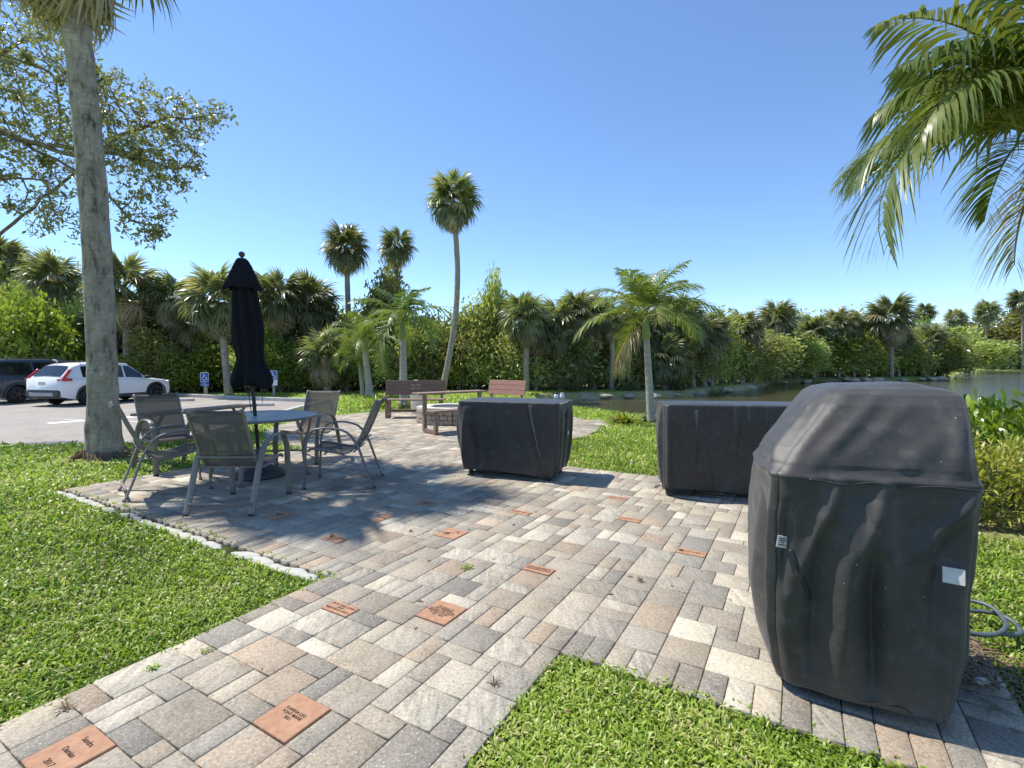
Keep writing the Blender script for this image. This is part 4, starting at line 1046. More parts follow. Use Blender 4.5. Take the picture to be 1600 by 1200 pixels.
obj('valance', canopy([(.178, 2.235), (.186, 2.25), (.168, 2.31), (.146, 2.37), (.122, 2.43), (.097, 2.49), (.068, 2.55), (.045, 2.578), (.02, 2.585)], 2, .07, 6, .05), M['navy'], t_, True)
bm = bmesh.new(); lathe(bm, [(.018, 0), (.02, .02), (.012, .03), (.028, .045), (.036, .065), (.03, .088), (.01, .10)], 16, (lx * 1.0, 0, 2.57)); obj('finial', bm, M['iron'], t_, True)
bm = bmesh.new(); tube(bm, smooth_path([(lx * .45 - .05, -.02, 1.12), (-.10, -.02, .95), (-.075, -.02, .76)], 4), .005, 6); tube(bm, smooth_path([(.0, .02, 1.12), (.04, .02, .98), (.03, .02, .86)], 4), .003, 6); obj('cord', bm, M['cable'], t_)

# ------------------------------------------------------------------ benches
def bench(label, x, y, face, mat, back=True, seatz=.45, L_=1.45):
    """backed bench; face=(dx,dy) looking direction"""
    t_ = thing('wooden_bench', label, 'bench', (x, y, 0), math.atan2(-face[0], face[1]))
    for k in range(3):
        bm = bmesh.new(); box(bm, (0, -.12 + k * .14, seatz), (L_, .13, .035), None, .004); obj('seat_board', bm, M['wood'], t_)
    rot = Matrix.Rotation(R(12), 3, 'X')
    for k in range(3):
        bm = bmesh.new(); box(bm, (0, -.24 - k * .024, seatz + .16 + k * .125), (L_, .032, .122), rot, .004); obj('back_board', bm, mat, t_)
    for sx in (-1, 1):
        X_ = sx * (L_ / 2 - .1)
        bm = bmesh.new(); box(bm, (X_, -.20, seatz / 2), (.07, .06, seatz), None, .004); box(bm, (X_, -.275, seatz + .2), (.06, .045, .46), rot, .004); obj('rear_post', bm, M['wood'], t_)
        bm = bmesh.new(); box(bm, (X_, .16, seatz / 2 - .02), (.07, .06, seatz - .02), None, .004); obj('leg', bm, M['wood'], t_)
        bm = bmesh.new(); box(bm, (X_, -.02, .05), (.06, .30, .06), None, .004); box(bm, (X_, -.02, seatz - .055), (.055, .42, .07), None, .004); obj('side_rail', bm, M['wood'], t_)
    bm = bmesh.new(); box(bm, (0, -.20, .15), (L_ - .25, .04, .07), None, .004); obj('stretcher', bm, M['wood'], t_)
    return t_
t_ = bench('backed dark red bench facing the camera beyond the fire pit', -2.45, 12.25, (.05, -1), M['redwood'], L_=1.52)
# carved X emblem on the backrest
bm = bmesh.new()
for (x0, x1, z0) in ((-.11, -.03, .80), (.03, .11, .80), (-.11, -.03, .72), (.03, .11, .72)): box(bm, ((x0 + x1) / 2, 0, z0), (.075, .006, .012))
rt = Matrix.Rotation(R(12), 3, 'X')
for v in bm.verts: v.co = Vector((v.co.x, v.co.y - .262 - (v.co.z - .77) * .21 + .021, v.co.z))
obj('emblem', bm, M['pitcap'], t_)
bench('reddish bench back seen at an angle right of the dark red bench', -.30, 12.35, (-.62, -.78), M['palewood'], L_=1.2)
# bench flipped to a table beside the pit
def bench_table(label, x, y, u, w_, top=.76):
    t_ = thing('bench_table', label, 'bench', (x, y, 0), math.atan2(u[1], u[0]))
    for k in range(2):
        bm = bmesh.new(); box(bm, (0, .02 + k * .15, top), (1.62, .14, .035), Matrix.Rotation(R(2), 3, 'X'), .004); obj('table_board', bm, M['wood'], t_)
    for k in range(2):
        bm = bmesh.new(); box(bm, (0, -.42 + k * .15, .44), (1.5, .14, .035), None, .004); obj('seat_board', bm, M['wood'], t_)
    for sx in (-1, 1):
        X_ = sx * .66
        bm = bmesh.new(); box(bm, (X_, .0, top / 2), (.07, .07, top - .04), None, .004); obj('rear_post', bm, M['wood'], t_)
        bm = bmesh.new(); box(bm, (X_, -.42, .21), (.07, .07, .42), None, .004); obj('leg', bm, M['wood'], t_)
        bm = bmesh.new(); box(bm, (X_, -.21, .05), (.06, .35, .07), None, .004); box(bm, (X_, -.21, .395), (.055, .35, .05), None, .004); obj('side_rail', bm, M['wood'], t_)
    return t_
bench_table('wooden bench with its back folded flat as a table, between square cart and fire pit', -1.20, 9.95, (.77, .64), None)
# backless bench on the grass at left
t_ = thing('plank_bench', 'long weathered plank bench on the grass behind the left chairs', 'bench', (-5.75, 9.0, 0), math.atan2(2.0, .72)); gzz = gzf(-5.75, 9.0); t_.location.z = gzz
for k in range(3):
    bm = bmesh.new(); box(bm, (0, -.15 + k * .15, .52 - gzz - .02), (2.15, .14, .045), None, .005); obj('seat_board', bm, M['wood'], t_)
for sx in (-1, 1):
    bm = bmesh.new(); hz = .49 - gzz
    tube(bm, smooth_path([(sx * .8, -.18, hz), (sx * .8, -.10, hz - .09), (sx * .8, -.03, hz - .2), (sx * .8, -.03, .02), (sx * .8, -.22, -.02)], 4), .028, 8, (1, 0, 0), .018)
    tube(bm, smooth_path([(sx * .8, .18, hz), (sx * .8, .10, hz - .09), (sx * .8, .03, hz - .2), (sx * .8, .03, .02), (sx * .8, .22, -.02)], 4), .028, 8, (1, 0, 0), .018)
    obj('bracket_leg', bm, M['wood'], t_, True)

# fire pit
t_ = thing('fire_pit', 'octagonal stone block fire pit with pale cap between the benches', 'fire pit', (-1.42, 11.3, 0), R(10), scale=.9)
bm = bmesh.new(); lathe(bm, [(.80, 0), (.80, .36)], 8); obj('core', bm, M['mortar'], t_)
bm = bmesh.new()
for k in range(8):
    a0 = 2 * PI * k / 8; a1 = a0 + 2 * PI / 8; p0 = Vector((math.cos(a0), math.sin(a0), 0)) * .83; p1 = Vector((math.cos(a1), math.sin(a1), 0)) * .83
    d_ = p1 - p0; an = math.atan2(d_.y, d_.x)
    for row in range(3):
        cuts = [0, .33, .66, 1] if row % 2 == 0 else [0, .18, .5, .82, 1]
        for c0, c1 in zip(cuts, cuts[1:]):
            c = p0 + d_ * (c0 + c1) / 2; box(bm, (c.x * 1.0, c.y, .06 + row * .12), ((c1 - c0) * d_.length - .012, .1 + random.uniform(-.01, .01), .11), Matrix.Rotation(an, 3, 'Z'), .012)
obj('wall_blocks', bm, M['pitstone'], t_)
bm = bmesh.new()
for k in range(8):
    a0 = 2 * PI * k / 8; a1 = a0 + 2 * PI / 8; e = .012
    pts = [(.87, a0), (.87, a1), (.55, a1), (.55, a0)]; vb = [Vector((r_ * math.cos(a_), r_ * math.sin(a_), .362)) for r_, a_ in pts]; c = sum(vb, Vector()) / 4
    vb = [c + (v - c) * .985 for v in vb]; v0 = [bm.verts.new(v) for v in vb]; v1 = [bm.verts.new(v + Vector((0, 0, .05))) for v in vb]
    bm.faces.new(v0[::-1]); bm.faces.new(v1)
    for j in range(4): bm.faces.new((v0[j], v0[(j + 1) % 4], v1[(j + 1) % 4], v1[j]))
obj('cap', bm, M['pitcap'], t_)
bm = bmesh.new(); lathe(bm, [(.56, .34), (.56, .372)], 24); obj('ash_bed', bm, M['mortar'], t_)
# white domed bin behind the bench
p = at(650, 620, 13.2); t_ = thing('domed_bin', 'white domed lid peeking over the dark red bench back', 'bin', (p.x, 13.2, gzf(p.x, 13.2)))
bm = bmesh.new(); lathe(bm, [(.13, 0), (.15, .72), (.15, .78)], 24); obj('body', bm, M['white'], t_, True)
bm = bmesh.new(); lathe(bm, [(.165, .78), (.16, .83), (.13, .89), (.07, .93), (.01, .945)], 24); obj('lid', bm, M['white'], t_, True)

# ------------------------------------------------------------------ covered carts and grill
def loft_cover(rings, nu, nv, folds, hem=None, noise_amp=.006, seed=0, rc=.045, top_rings=8, fine=.003, fscale=2.6):
    """rings: list of (z, [4 corners xy FL,FR,BR,BL]); returns bmesh with wrinkles. perimeter param u in 0..4 (front 0..1, right 1..2, back 2..3, left 3..4)"""
    zs = [r_[0] for r_ in rings]; cs = np.array([r_[1] for r_ in rings], float)
    def corners(v):   # v in 0..1 over ring index
        f = v * (len(rings) - 1); i = min(int(f), len(rings) - 2); t = f - i
        return cs[i] * (1 - t) + cs[i + 1] * t, zs[i] * (1 - t) + zs[i + 1] * t
    bm = bmesh.new(); grid = []
    def peri(C, u):
        k = int(u) % 4; t = u - int(u); P0 = C[k]; P1 = C[(k + 1) % 4]; Pm = C[(k + 3) % 4]; P2 = C[(k + 2) % 4]
        L_ = np.linalg.norm(P1 - P0); p = P0 + (P1 - P0) * t; w = rc / L_
        if t < w: s_ = (w - t) / w; q_ = P0 + (Pm - P0) * (rc / np.linalg.norm(Pm - P0)) * s_ ** 2 * .45; p = q_ + (P1 - P0) * (t + (w - t) * .30 * s_)
        if t > 1 - w: s_ = (t - 1 + w) / w; p = P1 + (P0 - P1) * ((1 - t) + (t - 1 + w) * .30 * s_) + (P2 - P1) * (rc / np.linalg.norm(P2 - P1)) * s_ ** 2 * .45
        return p
    us = np.linspace(0, 4, nu, endpoint=False)
    for j in range(nv + 1):
        v = j / nv; C, z = corners(v); cen = C.mean(0); row = []
        for u in us:
            p = peri(C, u); k = int(u) % 4; e = C[(k + 1) % 4] - C[k]; nrm = np.array((e[1], -e[0])) / np.linalg.norm(e); nrm = nrm if nrm @ (p - cen) > 0 else -nrm
            d_ = 0; zz = z
            for (u0, z0, z1, slant, w, amp) in folds:
                if z0 <= z <= z1 or True:
                    tz = (z - z0) / (z1 - z0); 
                    if -.05 < tz < 1.05:
                        uc = u0 + slant * tz; du = (u - uc + 2) % 4 - 2
                        fall = math.sin(max(0, min(1, (tz + .05) / 1.1)) * PI) ** .6
                        d_ += amp * fscale * fall * (math.exp(-(du / w) ** 2) if amp > 0 else math.exp(-(abs(du) / w) ** 1.3))
            nn = mnoise.noise(Vector((p[0] * 3.1, p[1] * 3.1, z * 1.6 + seed))) ; n2 = mnoise.noise(Vector((p[0] * 9, p[1] * 9, z * 4 + seed)))
            n3 = mnoise.noise(Vector((p[0] * 16 + z * 9, p[1] * 16, z * 10 + seed)))
            d_ += (noise_amp * (nn * 1.8 + n2 * .6) + fine * n3) * (.45 if z > .95 else 1)
            if hem and j <= 2: zz = z + hem(u) * (1 - j / 3)
            row.append(bm.verts.new((p[0] + nrm[0] * d_, p[1] + nrm[1] * d_, zz)))
        grid.append(row)
    # close the top
    C, z = corners(1.0); cen = C.mean(0)
    for k in range(1, top_rings):
        s_ = 1 - k / top_rings; row = []
        for i, u in enumerate(us):
            b = grid[nv][i].co; x_ = cen[0] + (b.x - cen[0]) * s_; y_ = cen[1] + (b.y - cen[1]) * s_
            row.append(bm.verts.new((x_, y_, z + .012 * (1 - s_ ** 4) + noise_amp * .7 * mnoise.noise(Vector((x_ * 5, y_ * 5, seed))) * (1 - s_ ** 6))))
        grid.append(row)
    for a_, b_2 in zip(grid, grid[1:]):
        for i in range(nu): bm.faces.new((a_[i], a_[(i + 1) % nu], b_2[(i + 1) % nu], b_2[i]))
    cv = bm.verts.new((cen[0], cen[1], z + .012)); last = grid[-1]
    for i in range(nu): bm.faces.new((last[i], last[(i + 1) % nu], cv))
    return bm
def rect(c, w, d, a, sx=0, sy=0):
    ca, sa = math.cos(a), math.sin(a)
    return [(c[0] + X_ * ca - Y_ * sa, c[1] + X_ * sa + Y_ * ca) for X_, Y_ in ((-w / 2 + sx, -d / 2 + sy), (w / 2 + sx, -d / 2 + sy), (w / 2 + sx, d / 2 + sy), (-w / 2 + sx, d / 2 + sy))]
def caster(parent, x, y, r_=.035):
    t_ = bmesh.new(); tube(t_, [(x - .016, y, r_), (x + .016, y, r_)], r_, 16); box(t_, (x, y, r_ * 2 + .01), (.05, .05, .03), None, .004); tube(t_, [(x - .022, y, r_), (x - .022, y, r_ * 2 + .01)], .008, 6); tube(t_, [(x + .022, y, r_), (x + .022, y, r_ * 2 + .01)], .008, 6)
    return obj('caster', t_, M['rust'], parent, False)

# cart 1 (square, mid patio)
FL = np.array((-.665, 5.90)); FR = np.array((.515, 5.46)); dd = np.array((.245, .61)); BRr = FR + dd; BL = FL + dd; c0 = (FL + FR + BRr + BL) / 4
th = math.atan2(FR[1] - FL[1], FR[0] - FL[0]); wd = np.linalg.norm(FR - FL); dp = np.linalg.norm(dd)
t_ = thing('covered_cart', 'boxy cart under a black cover in the middle of the patio', 'covered cart', (c0[0], c0[1], 0), th)
Rg = lambda w, d, sx=0, sy=0: rect((0, 0), w, d, 0, sx, sy)
hemf = lambda u: .012 * math.sin(u * 5) + .02 * (1 if 1 < u < 2 else 0)
bm = loft_cover([(.065, Rg(wd * .93, dp * .92)), (.25, Rg(wd * .97, dp * .98)), (.6, Rg(wd * .99, dp * 1.0)), (.80, Rg(wd * 1.0, dp * 1.0)), (.885, Rg(wd * 1.0, dp * 1.0)), (.898, Rg(wd * .995, dp * .99)), (.903, Rg(wd * .98, dp * .965))], 300, 60,
                [(.90, .1, .84, -.16, .022, .026), (.84, .1, .84, -.15, .03, -.012), (.03, .1, .8, .05, .03, .016), (.18, .1, .6, -.06, .05, -.012), (1.15, .1, .85, .02, .05, .012), (1.5, .1, .8, .1, .05, -.016), (1.85, .1, .85, .0, .05, .014), (3.8, .2, .85, .1, .05, .03), (.5, .1, .5, .1, .09, -.008)], hemf, .007, 1)
obj('cover', bm, M['cover'], t_, True)
bm = bmesh.new(); tube(bm, [(X_, Y_, .892) for X_, Y_ in (( wd / 2 + .004, -dp / 2 + .03), (wd / 2 + .006, 0), (wd / 2 + .004, dp / 2 - .03))], .004, 6); obj('piping', bm, M['tag'], t_)
for sx in (-1, 1):
    for sy in (-1, 1): caster(t_, sx * (wd / 2 - .13), sy * (dp / 2 - .10))
bm = bmesh.new(); box(bm, (wd / 2 - .004 + .014, dp * .12, .52), (.008, .022, .05), None, .002); obj('buckle', bm, M['white'], t_)
bm = bmesh.new(); box(bm, (wd / 2 + .010, dp * .12, .74), (.014, .16, .045), None, .004); obj('vent_flap', bm, M['black'], t_)
# jars on it
p = at(871, 613, 6.15)
for k, (dx, hh, lb) in enumerate(((0, .062, 'white labelled jar with black lid standing on the square cart'), (.075, .055, 'smaller pale jar right beside the black-lidded one on the square cart'))):
    j = thing('jar', lb, 'jar', (.555 + dx, 6.10 + .03 * k, .912))
    bm = bmesh.new(); lathe(bm, [(.024, 0), (.027, .004), (.027, hh * .82), (.022, hh * .92)], 18); obj('body', bm, M['white'], j, True)
    bm = bmesh.new(); lathe(bm, [(.024, hh * .92), (.024, hh * 1.2), (.022, hh * 1.24)], 18); obj('lid', bm, M['black'] if k == 0 else M['tag'], j, True)

# cart 2 (wide)
w2, d2 = 1.62, .56; th2 = R(-9); ca, sa = math.cos(th2), math.sin(th2)
FLx, FLy = 1.525, 4.88; c2 = (FLx + (w2 / 2) * ca - (d2 / 2) * sa, FLy + (w2 / 2) * sa + (d2 / 2) * ca)
t_ = thing('covered_cart', 'wide cart under a black cover half hidden by the near grill', 'covered cart', (c2[0], c2[1], 0), th2)
bm = loft_cover([(.075, Rg(w2 * .975, d2 * .90)), (.3, Rg(w2 * .99, d2 * .98)), (.6, Rg(w2, d2)), (.85, Rg(w2, d2)), (.925, Rg(w2, d2)), (.936, Rg(w2 * .995, d2 * .98)), (.94, Rg(w2 * .985, d2 * .95))], 320, 60,
                [(.02, .1, .9, .0, .02, .02), (.09, .1, .8, .02, .03, -.014), (.17, .3, .9, .03, .015, .016), (.28, .1, .85, -.08, .02, .018), (.42, .5, .92, 0, .012, .014), (.50, .45, .92, .0, .014, .016), (.60, .6, .92, 0, .012, .012), (.36, .1, .7, .1, .05, -.012), (3.5, .1, .85, .1, .08, -.02), (3.85, .1, .9, -.05, .05, .02)], lambda u: .015 * math.sin(u * 6 + 1), .007, 5)
obj('cover', bm, M['cover'], t_, True)
for sx in (-1, 1):
    for sy in (-1, 1): caster(t_, sx * (w2 / 2 - .08), sy * (d2 / 2 - .07), .035)
bm = bmesh.new(); tube(bm, smooth_path([(-w2 / 2 - .01, -.12, .10), (-w2 / 2 - .05, -.14, .06), (-w2 / 2 - .06, -.19, .09), (-w2 / 2 - .01, -.2, .10)], 4), .005, 6); obj('drawcord', bm, M['cable'], t_)

# the near grill
t_ = thing('covered_grill', 'large charcoal covered grill in the right foreground', 'covered grill', (1.462, 2.08, 0))
def G(*pts): return [(x_ - 1.44, y_ - 2.08) for x_, y_ in pts]
grs = [(.03, G((1.075, 1.95), (1.57, 1.675), (1.72, 2.22), (1.22, 2.38))),
       (.12, G((1.045, 1.94), (1.61, 1.69), (1.77, 2.24), (1.19, 2.41))),
       (.28, G((1.015, 1.93), (1.65, 1.705), (1.81, 2.26), (1.165, 2.44))),
       (.50, G((1.005, 1.925), (1.66, 1.725), (1.84, 2.27), (1.165, 2.44))),
       (.74, G((1.005, 1.93), (1.685, 1.73), (1.86, 2.28), (1.17, 2.45))),
       (.885, G((1.01, 1.925), (1.70, 1.725), (1.865, 2.28), (1.18, 2.45))),
       (.912, G((1.015, 1.935), (1.695, 1.735), (1.865, 2.28), (1.185, 2.45))),
       (1.00, G((1.085, 1.965), (1.705, 1.765), (1.86, 2.29), (1.235, 2.45))),
       (1.10, G((1.185, 1.995), (1.735, 1.815), (1.86, 2.31), (1.32, 2.46))),
       (1.18, G((1.265, 2.025), (1.76, 1.86), (1.865, 2.325), (1.39, 2.47))),
       (1.222, G((1.315, 2.055), (1.775, 1.90), (1.865, 2.33), (1.43, 2.475))),
       (1.243, G((1.36, 2.095), (1.765, 1.95), (1.84, 2.31), (1.46, 2.46))),
       (1.254, G((1.42, 2.15), (1.73, 2.02), (1.80, 2.27), (1.50, 2.43)))]
def ghem(u):
    return {0: lambda t: .02 + .03 * math.sin(t * PI) - .012 * t + .006 * math.sin(t * 21) + .004 * math.sin(t * 47), 1: lambda t: .02 * t, 2: lambda t: .02, 3: lambda t: .03 - .01 * t}[int(u) % 4](u - int(u))
gf = [(.16, .50, .90, .18, .035, .014), (.08, .45, .8, .02, .03, -.014), (.22, .15, .72, .05, .06, -.024), (.36, .1, .8, .06, .07, .020), (.54, .1, .62, -.02, .05, -.030), (.62, .1, .80, -.06, .06, .024), (.80, .3, .8, .03, .05, -.014), (.70, .62, .88, .25, .05, .014), (.45, .6, .9, .10, .04, .016), (.9, .1, .6, -.03, .05, .010),
      (3.93, .1, .9, .02, .04, .012), (3.75, .1, .8, -.05, .08, -.02), (3.5, .1, .7, .1, .1, .012),
      (.18, .93, 1.22, .16, .07, .009), (.34, .95, 1.2, .22, .07, .005), (.60, .93, 1.1, .2, .08, .006), (.86, .93, 1.15, .02, .05, .008), (3.86, .93, 1.2, -.1, .06, .02), (3.7, .93, 1.15, .05, .06, -.02), (.97, .9, 1.22, 0, .03, .012)]
bm = loft_cover(grs, 440, 160, gf, ghem, .013, 9, .075, 14, .0045, 1.8)
# shoulder overhang wrinkle just above the front seam
for v in bm.verts:
    dz = v.co.z - .905
    if abs(dz) < .035:
        r_ = Vector((v.co.x, v.co.y, 0)).normalized(); v.co += r_ * .010 * math.exp(-(dz / .014) ** 2)
    if -.2 < dz < 0: pass
gcover = obj('cover', bm, M['grillcover'], t_, True)
# piping seam and hem following the cover
def perim_line(z, off, us):
    # sample the cover surface at height z along the perimeter by ray from outside
    dg = bpy.context.evaluated_depsgraph_get(); out = []
    return out
from mathutils.bvhtree import BVHTree
bmg = bmesh.new(); bmg.from_mesh(gcover.data); bvh = BVHTree.FromBMesh(bmg)
def on_cover(a, z):   # polar angle round the grill centre at height z, local coords
    d_ = Vector((math.cos(a), math.sin(a), 0)); hit = bvh.ray_cast(Vector((0, 0, z)) + d_ * 2, -d_); return hit[0], hit[1]
P = []
for a in np.linspace(R(212), R(322), 70):
    h, nn = on_cover(a, .893 + .006 * math.sin(a * 9)); 
    if h: P.append(h + nn * .001)
bm = bmesh.new(); tube(bm, P, .0035, 6); obj('piping', bm, M['cover'], t_, True)
P = []
for a in np.linspace(0, 2 * PI, 220, endpoint=True):
    h, nn = on_cover(a, .115)
    if h: P.append(h)
def patch(px, py, w, h, rot, mat, name, bevel=.002, thick=.004):
    """flat patch lying on the front of the cover where the photo shows it"""
    o_ = Vector((0, 0, CAMH)) - t_.location; tgt = at(px, py, 3) - t_.location; hit = bvh.ray_cast(o_, (tgt - o_).normalized())
    nn = hit[1] if hit[1].dot(o_ - hit[0]) > 0 else -hit[1]
    zax = nn; xax = Vector((0, 0, 1)).cross(zax).normalized(); yax = zax.cross(xax); m_ = Matrix((xax, yax, zax)).transposed() @ Matrix.Rotation(rot, 3, 'Z')
    bm = bmesh.new(); box(bm, hit[0] + nn * (thick / 2 + .002), (w, h, thick), m_, bevel); return obj(name, bm, mat, t_), hit[0] + nn * (thick + .002), m_
gcover.data.update(); t_loc = t_.location
patch(1490, 900, .064, .057, 0, M['tag'], 'square_tag')
o1, pos, mr = patch(1221, 846, .05, .048, R(-12), M['tag'], 'care_label')
bm = bmesh.new()
for yy, ww in ((.014, .03), (.006, .034), (-.002, .014), (-.012, .03)): box(bm, pos + mr @ Vector((0, yy, .0006)), (ww, .0035, .0008), mr)
obj('label_print', bm, M['ink'], t_)
bm = bmesh.new()   # lid handle shape showing through: strap down from the label
pts = []
for (px, py) in ((1236, 858), (1246, 885), (1258, 915), (1264, 935)):
    o_ = Vector((0, 0, CAMH)) - t_.location; tgt = at(px, py, 3) - t_.location; h = bvh.ray_cast(o_, (tgt - o_).normalized())
    if h[0]: pts.append(h[0] + h[1] * (.002 if h[1].dot(o_ - h[0]) > 0 else -.002))
tube(bm, smooth_path(pts, 4), .010, 8, (1, 0, 0), .0035); obj('strap', bm, M['black'], t_, True)
for px_, py_ in ((1.16, 2.02), (1.52, 1.87), (1.70, 2.16), (1.3, 2.3)): caster(t_, px_ - 1.44, py_ - 2.08, .03)
bm = bmesh.new(); box(bm, (0, .02, .35), (.40, .30, .50), Matrix.Rotation(R(-16), 3, 'Z'), .01); obj('cabinet', bm, M['iron'], t_)
bmg.free()

# ------------------------------------------------------------------ cars
def car(name, label, cat, paint, loc, heading, Ln=4.65, Wd=1.85, Hh=1.66, boxy=False, cut_rear=True):
    """local: +x forward, origin at centre on the ground"""
    t_ = thing(name, label, cat, loc, heading); hw = Wd / 2; x0, x1 = -Ln / 2, Ln / 2; wr = .355; wx = (x0 + .98, x1 - .92)
    belt = lambda x: np.interp(x, [x0, x0 + .3, 0, x1 - 1.25, x1 - .35, x1 - .05, x1], [1.04, 1.06, 1.0, 1.0, .88, .76, .66] if not boxy else [1.08, 1.10, 1.08, 1.10, 1.04, .95, .8])
    def bot(x):
        z = np.interp(x, [x0, x0 + .12, x0 + .5, x1 - .4, x1 - .1, x1], [.42, .34, .25, .25, .30, .42])
        for w in wx:
            if abs(x - w) < wr + .07: z = max(z, .33 + math.sqrt(max(0, (wr + .07) ** 2 - (x - w) ** 2)))
        return z
    def plan(x): return hw * float(np.interp(x, [x0, x0 + .08, x0 + .35, x0 + 1, x1 - 1, x1 - .4, x1 - .1, x1], [.82, .90, .97, 1, 1, .95, .83, .62]))
    bm = bmesh.new(); xs = sorted(set(list(np.linspace(x0, x1, 70)) + [w + s_ * (wr + .07) * c for w in wx for s_ in (-1, 1) for c in (1.0, .995)]))
    rows = []
    for x in xs:
        h = plan(x); b_ = bot(x); z2 = float(belt(x)); mid = (b_ + z2) / 2
        sec = [(h * .97, b_), (h * 1.0, b_ + (z2 - b_) * .3), (h * 1.0, b_ + (z2 - b_) * .6), (h * .985, b_ + (z2 - b_) * .82), (h * .955, z2 - .03), (h * .90, z2), (h * .5, z2 + .035), (0, z2 + .045)]
        pts = [(-a, z) for a, z in sec] + [(a, z) for a, z in sec[-2::-1]]
        rows.append([bm.verts.new((x, a, z)) for a, z in pts])
    for a, b_ in zip(rows, rows[1:]):
        for i in range(len(a) - 1): bm.faces.new((a[i], b_[i], b_[i + 1], a[i + 1]))
    bm.faces.new(rows[0]); bm.faces.new(rows[-1][::-1]); bmesh.ops.recalc_face_normals(bm, faces=bm.faces)
    obj('body', bm, paint, t_, True)
    bm = bmesh.new(); box(bm, (0, 0, .45), (Ln - .5, Wd * .72, .36), None, .02); obj('underbody', bm, M['black'], t_)
    # greenhouse
    if boxy: gx = [x0 + .06, x0 + .22, x0 + .6, .2, .75, 1.35]; gzv = [1.08, Hh - .10, Hh - .01, Hh, Hh - .06, 1.12]
    else: gx = [x0 + .10, x0 + .55, x0 + .85, -.3, .35, x1 - 1.2]; gzv = [1.07, Hh - .14, Hh - .05, Hh, Hh - .05, 1.0]
    roof = lambda x: float(np.interp(x, gx, gzv))
    xs = sorted(set(list(np.linspace(gx[0], gx[-1], 40)) + gx)); rows = []
    def side(x, s_):  # s_ 0 belt .. 1 roof edge
        zb = float(belt(x)) - .02; zr = max(roof(x) - .06, zb + .001); hb = plan(x) * .93; ht = plan(x) * .74
        return hb + (ht - hb) * s_ * min(1, (zr - zb) / (Hh - 1.1)), zb + (zr - zb) * s_
    bm = bmesh.new()
    for x in xs:
        a, z = side(x, 0); b_, z2 = side(x, 1); zc = max(roof(x), z2)
        pts = [(-a, z), (-b_, z2), (-b_ * .9, z2 + (zc - z2) * .7), (0, zc + .02), (b_ * .9, z2 + (zc - z2) * .7), (b_, z2), (a, z)]
        rows.append([bm.verts.new((x, p, q_)) for p, q_ in pts])
    for a, b_ in zip(rows, rows[1:]):
        for i in range(6): bm.faces.new((a[i], b_[i], b_[i + 1], a[i + 1]))
    bm.faces.new(rows[0]); bm.faces.new(rows[-1][::-1]); bmesh.ops.recalc_face_normals(bm, faces=bm.faces)
    obj('cabin', bm, paint, t_, True)
    # side windows
    segs = [(gx[1] + .25, gx[1] + .62), (gx[1] + .72, .05), (.13, gx[4] + .48)] if not boxy else [(gx[1] + .15, -.95), (-.85, .0), (.1, 1.05)]
    for sy in (-1, 1):
        for (a0, a1) in segs:
            bm = bmesh.new(); n_ = 10; lo = []; hi = []
            for x in np.linspace(a0, a1, n_):
                for s_, arr in ((.10, lo), (.90, hi)):
                    y_, z = side(x, s_); arr.append(bm.verts.new((x, sy * (y_ + .008), z)))
            for i in range(n_ - 1):
                bm.faces.new((lo[i], lo[i + 1], hi[i + 1], hi[i]))
            obj('side_window', bm, M['glass'], t_)
    # rear glass following the tailgate slope
    def endpanel(xa, xb, sa, sb, off, nm, mt, n_=6, wf=.84):
        bm = bmesh.new(); rws = []
        for k in range(n_):
            f = k / (n_ - 1); x = xa + (xb - xa) * f; z = roof(x); hwid = plan(x) * (.92 - (.18) * f) * wf
            dx = gx[1] - gx[0] if xa < 0 else gx[-1] - gx[-2]; nx_ = -1 if xa < 0 else 1
            rws.append([bm.verts.new((x + nx_ * off, yy * hwid, z + off * .6 + .02 * (1 - abs(yy)))) for yy in (-1, -.5, 0, .5, 1)])
        for a, b_ in zip(rws, rws[1:]):
            for i in range(4): bm.faces.new((a[i], a[i + 1], b_[i + 1], b_[i]))
        return obj(nm, bm, mt, t_, True)
    endpanel(gx[0] + .05, gx[1] - .02, 0, 1, .02, 'rear_window', M['glass'])
    endpanel(gx[-1] - .06, gx[-2] + .06, 0, 1, .02, 'windscreen', M['glass'], wf=.9)
    # lamps
    for sy in (-1, 1):
        bm = bmesh.new(); y_ = sy * hw
        if boxy:
            box(bm, (x0 + .05, y_ * .86, .95), (.08, .16, .22), None, .02)
        else:
            P = [(x0 + .42, y_ * .83, 1.38), (x0 + .30, y_ * .87, 1.24), (x0 + .16, y_ * .91, 1.09), (x0 + .10, y_ * .915, 1.0)]
            tube(bm, smooth_path(P, 3), .05, 8, (0, 1, 0), .035)
            box(bm, (x0 + .22, y_ * .965, 1.0), (.34, .06, .10), None, .02); box(bm, (x0 + .035, y_ * .74, 1.01), (.06, .22, .07), None, .015)
        obj('taillight', bm, M['taillight'], t_, True)
        bm = bmesh.new(); box(bm, (x1 - .22, y_ * .80, .80 if not boxy else .95), (.30, .25, .11), Matrix.Rotation(-sy * .5, 3, 'Z'), .03); obj('headlight', bm, M['chrome'], t_)
        bm = bmesh.new(); box(bm, (.98, sy * (hw + .07), 1.04), (.16, .20, .13), None, .03); obj('mirror', bm, M['black'], t_)
        bm = bmesh.new(); P = [(wx[0] + wr + .1, sy * (hw - .0), .30), (wx[1] - wr - .1, sy * (hw - .0), .30)]; box(bm, ((P[0][0] + P[1][0]) / 2, sy * (hw - .02), .31), (P[1][0] - P[0][0], .07, .14), None, .015); obj('sill', bm, M['cladding'], t_)
        for z_ in (.93,):
            for xh in (-.45, .62): 
                bm = bmesh.new(); box(bm, (xh, sy * (hw + .002), z_ - .06), (.20, .03, .03), None, .008); obj('door_handle', bm, paint if not boxy else M['black'], t_)
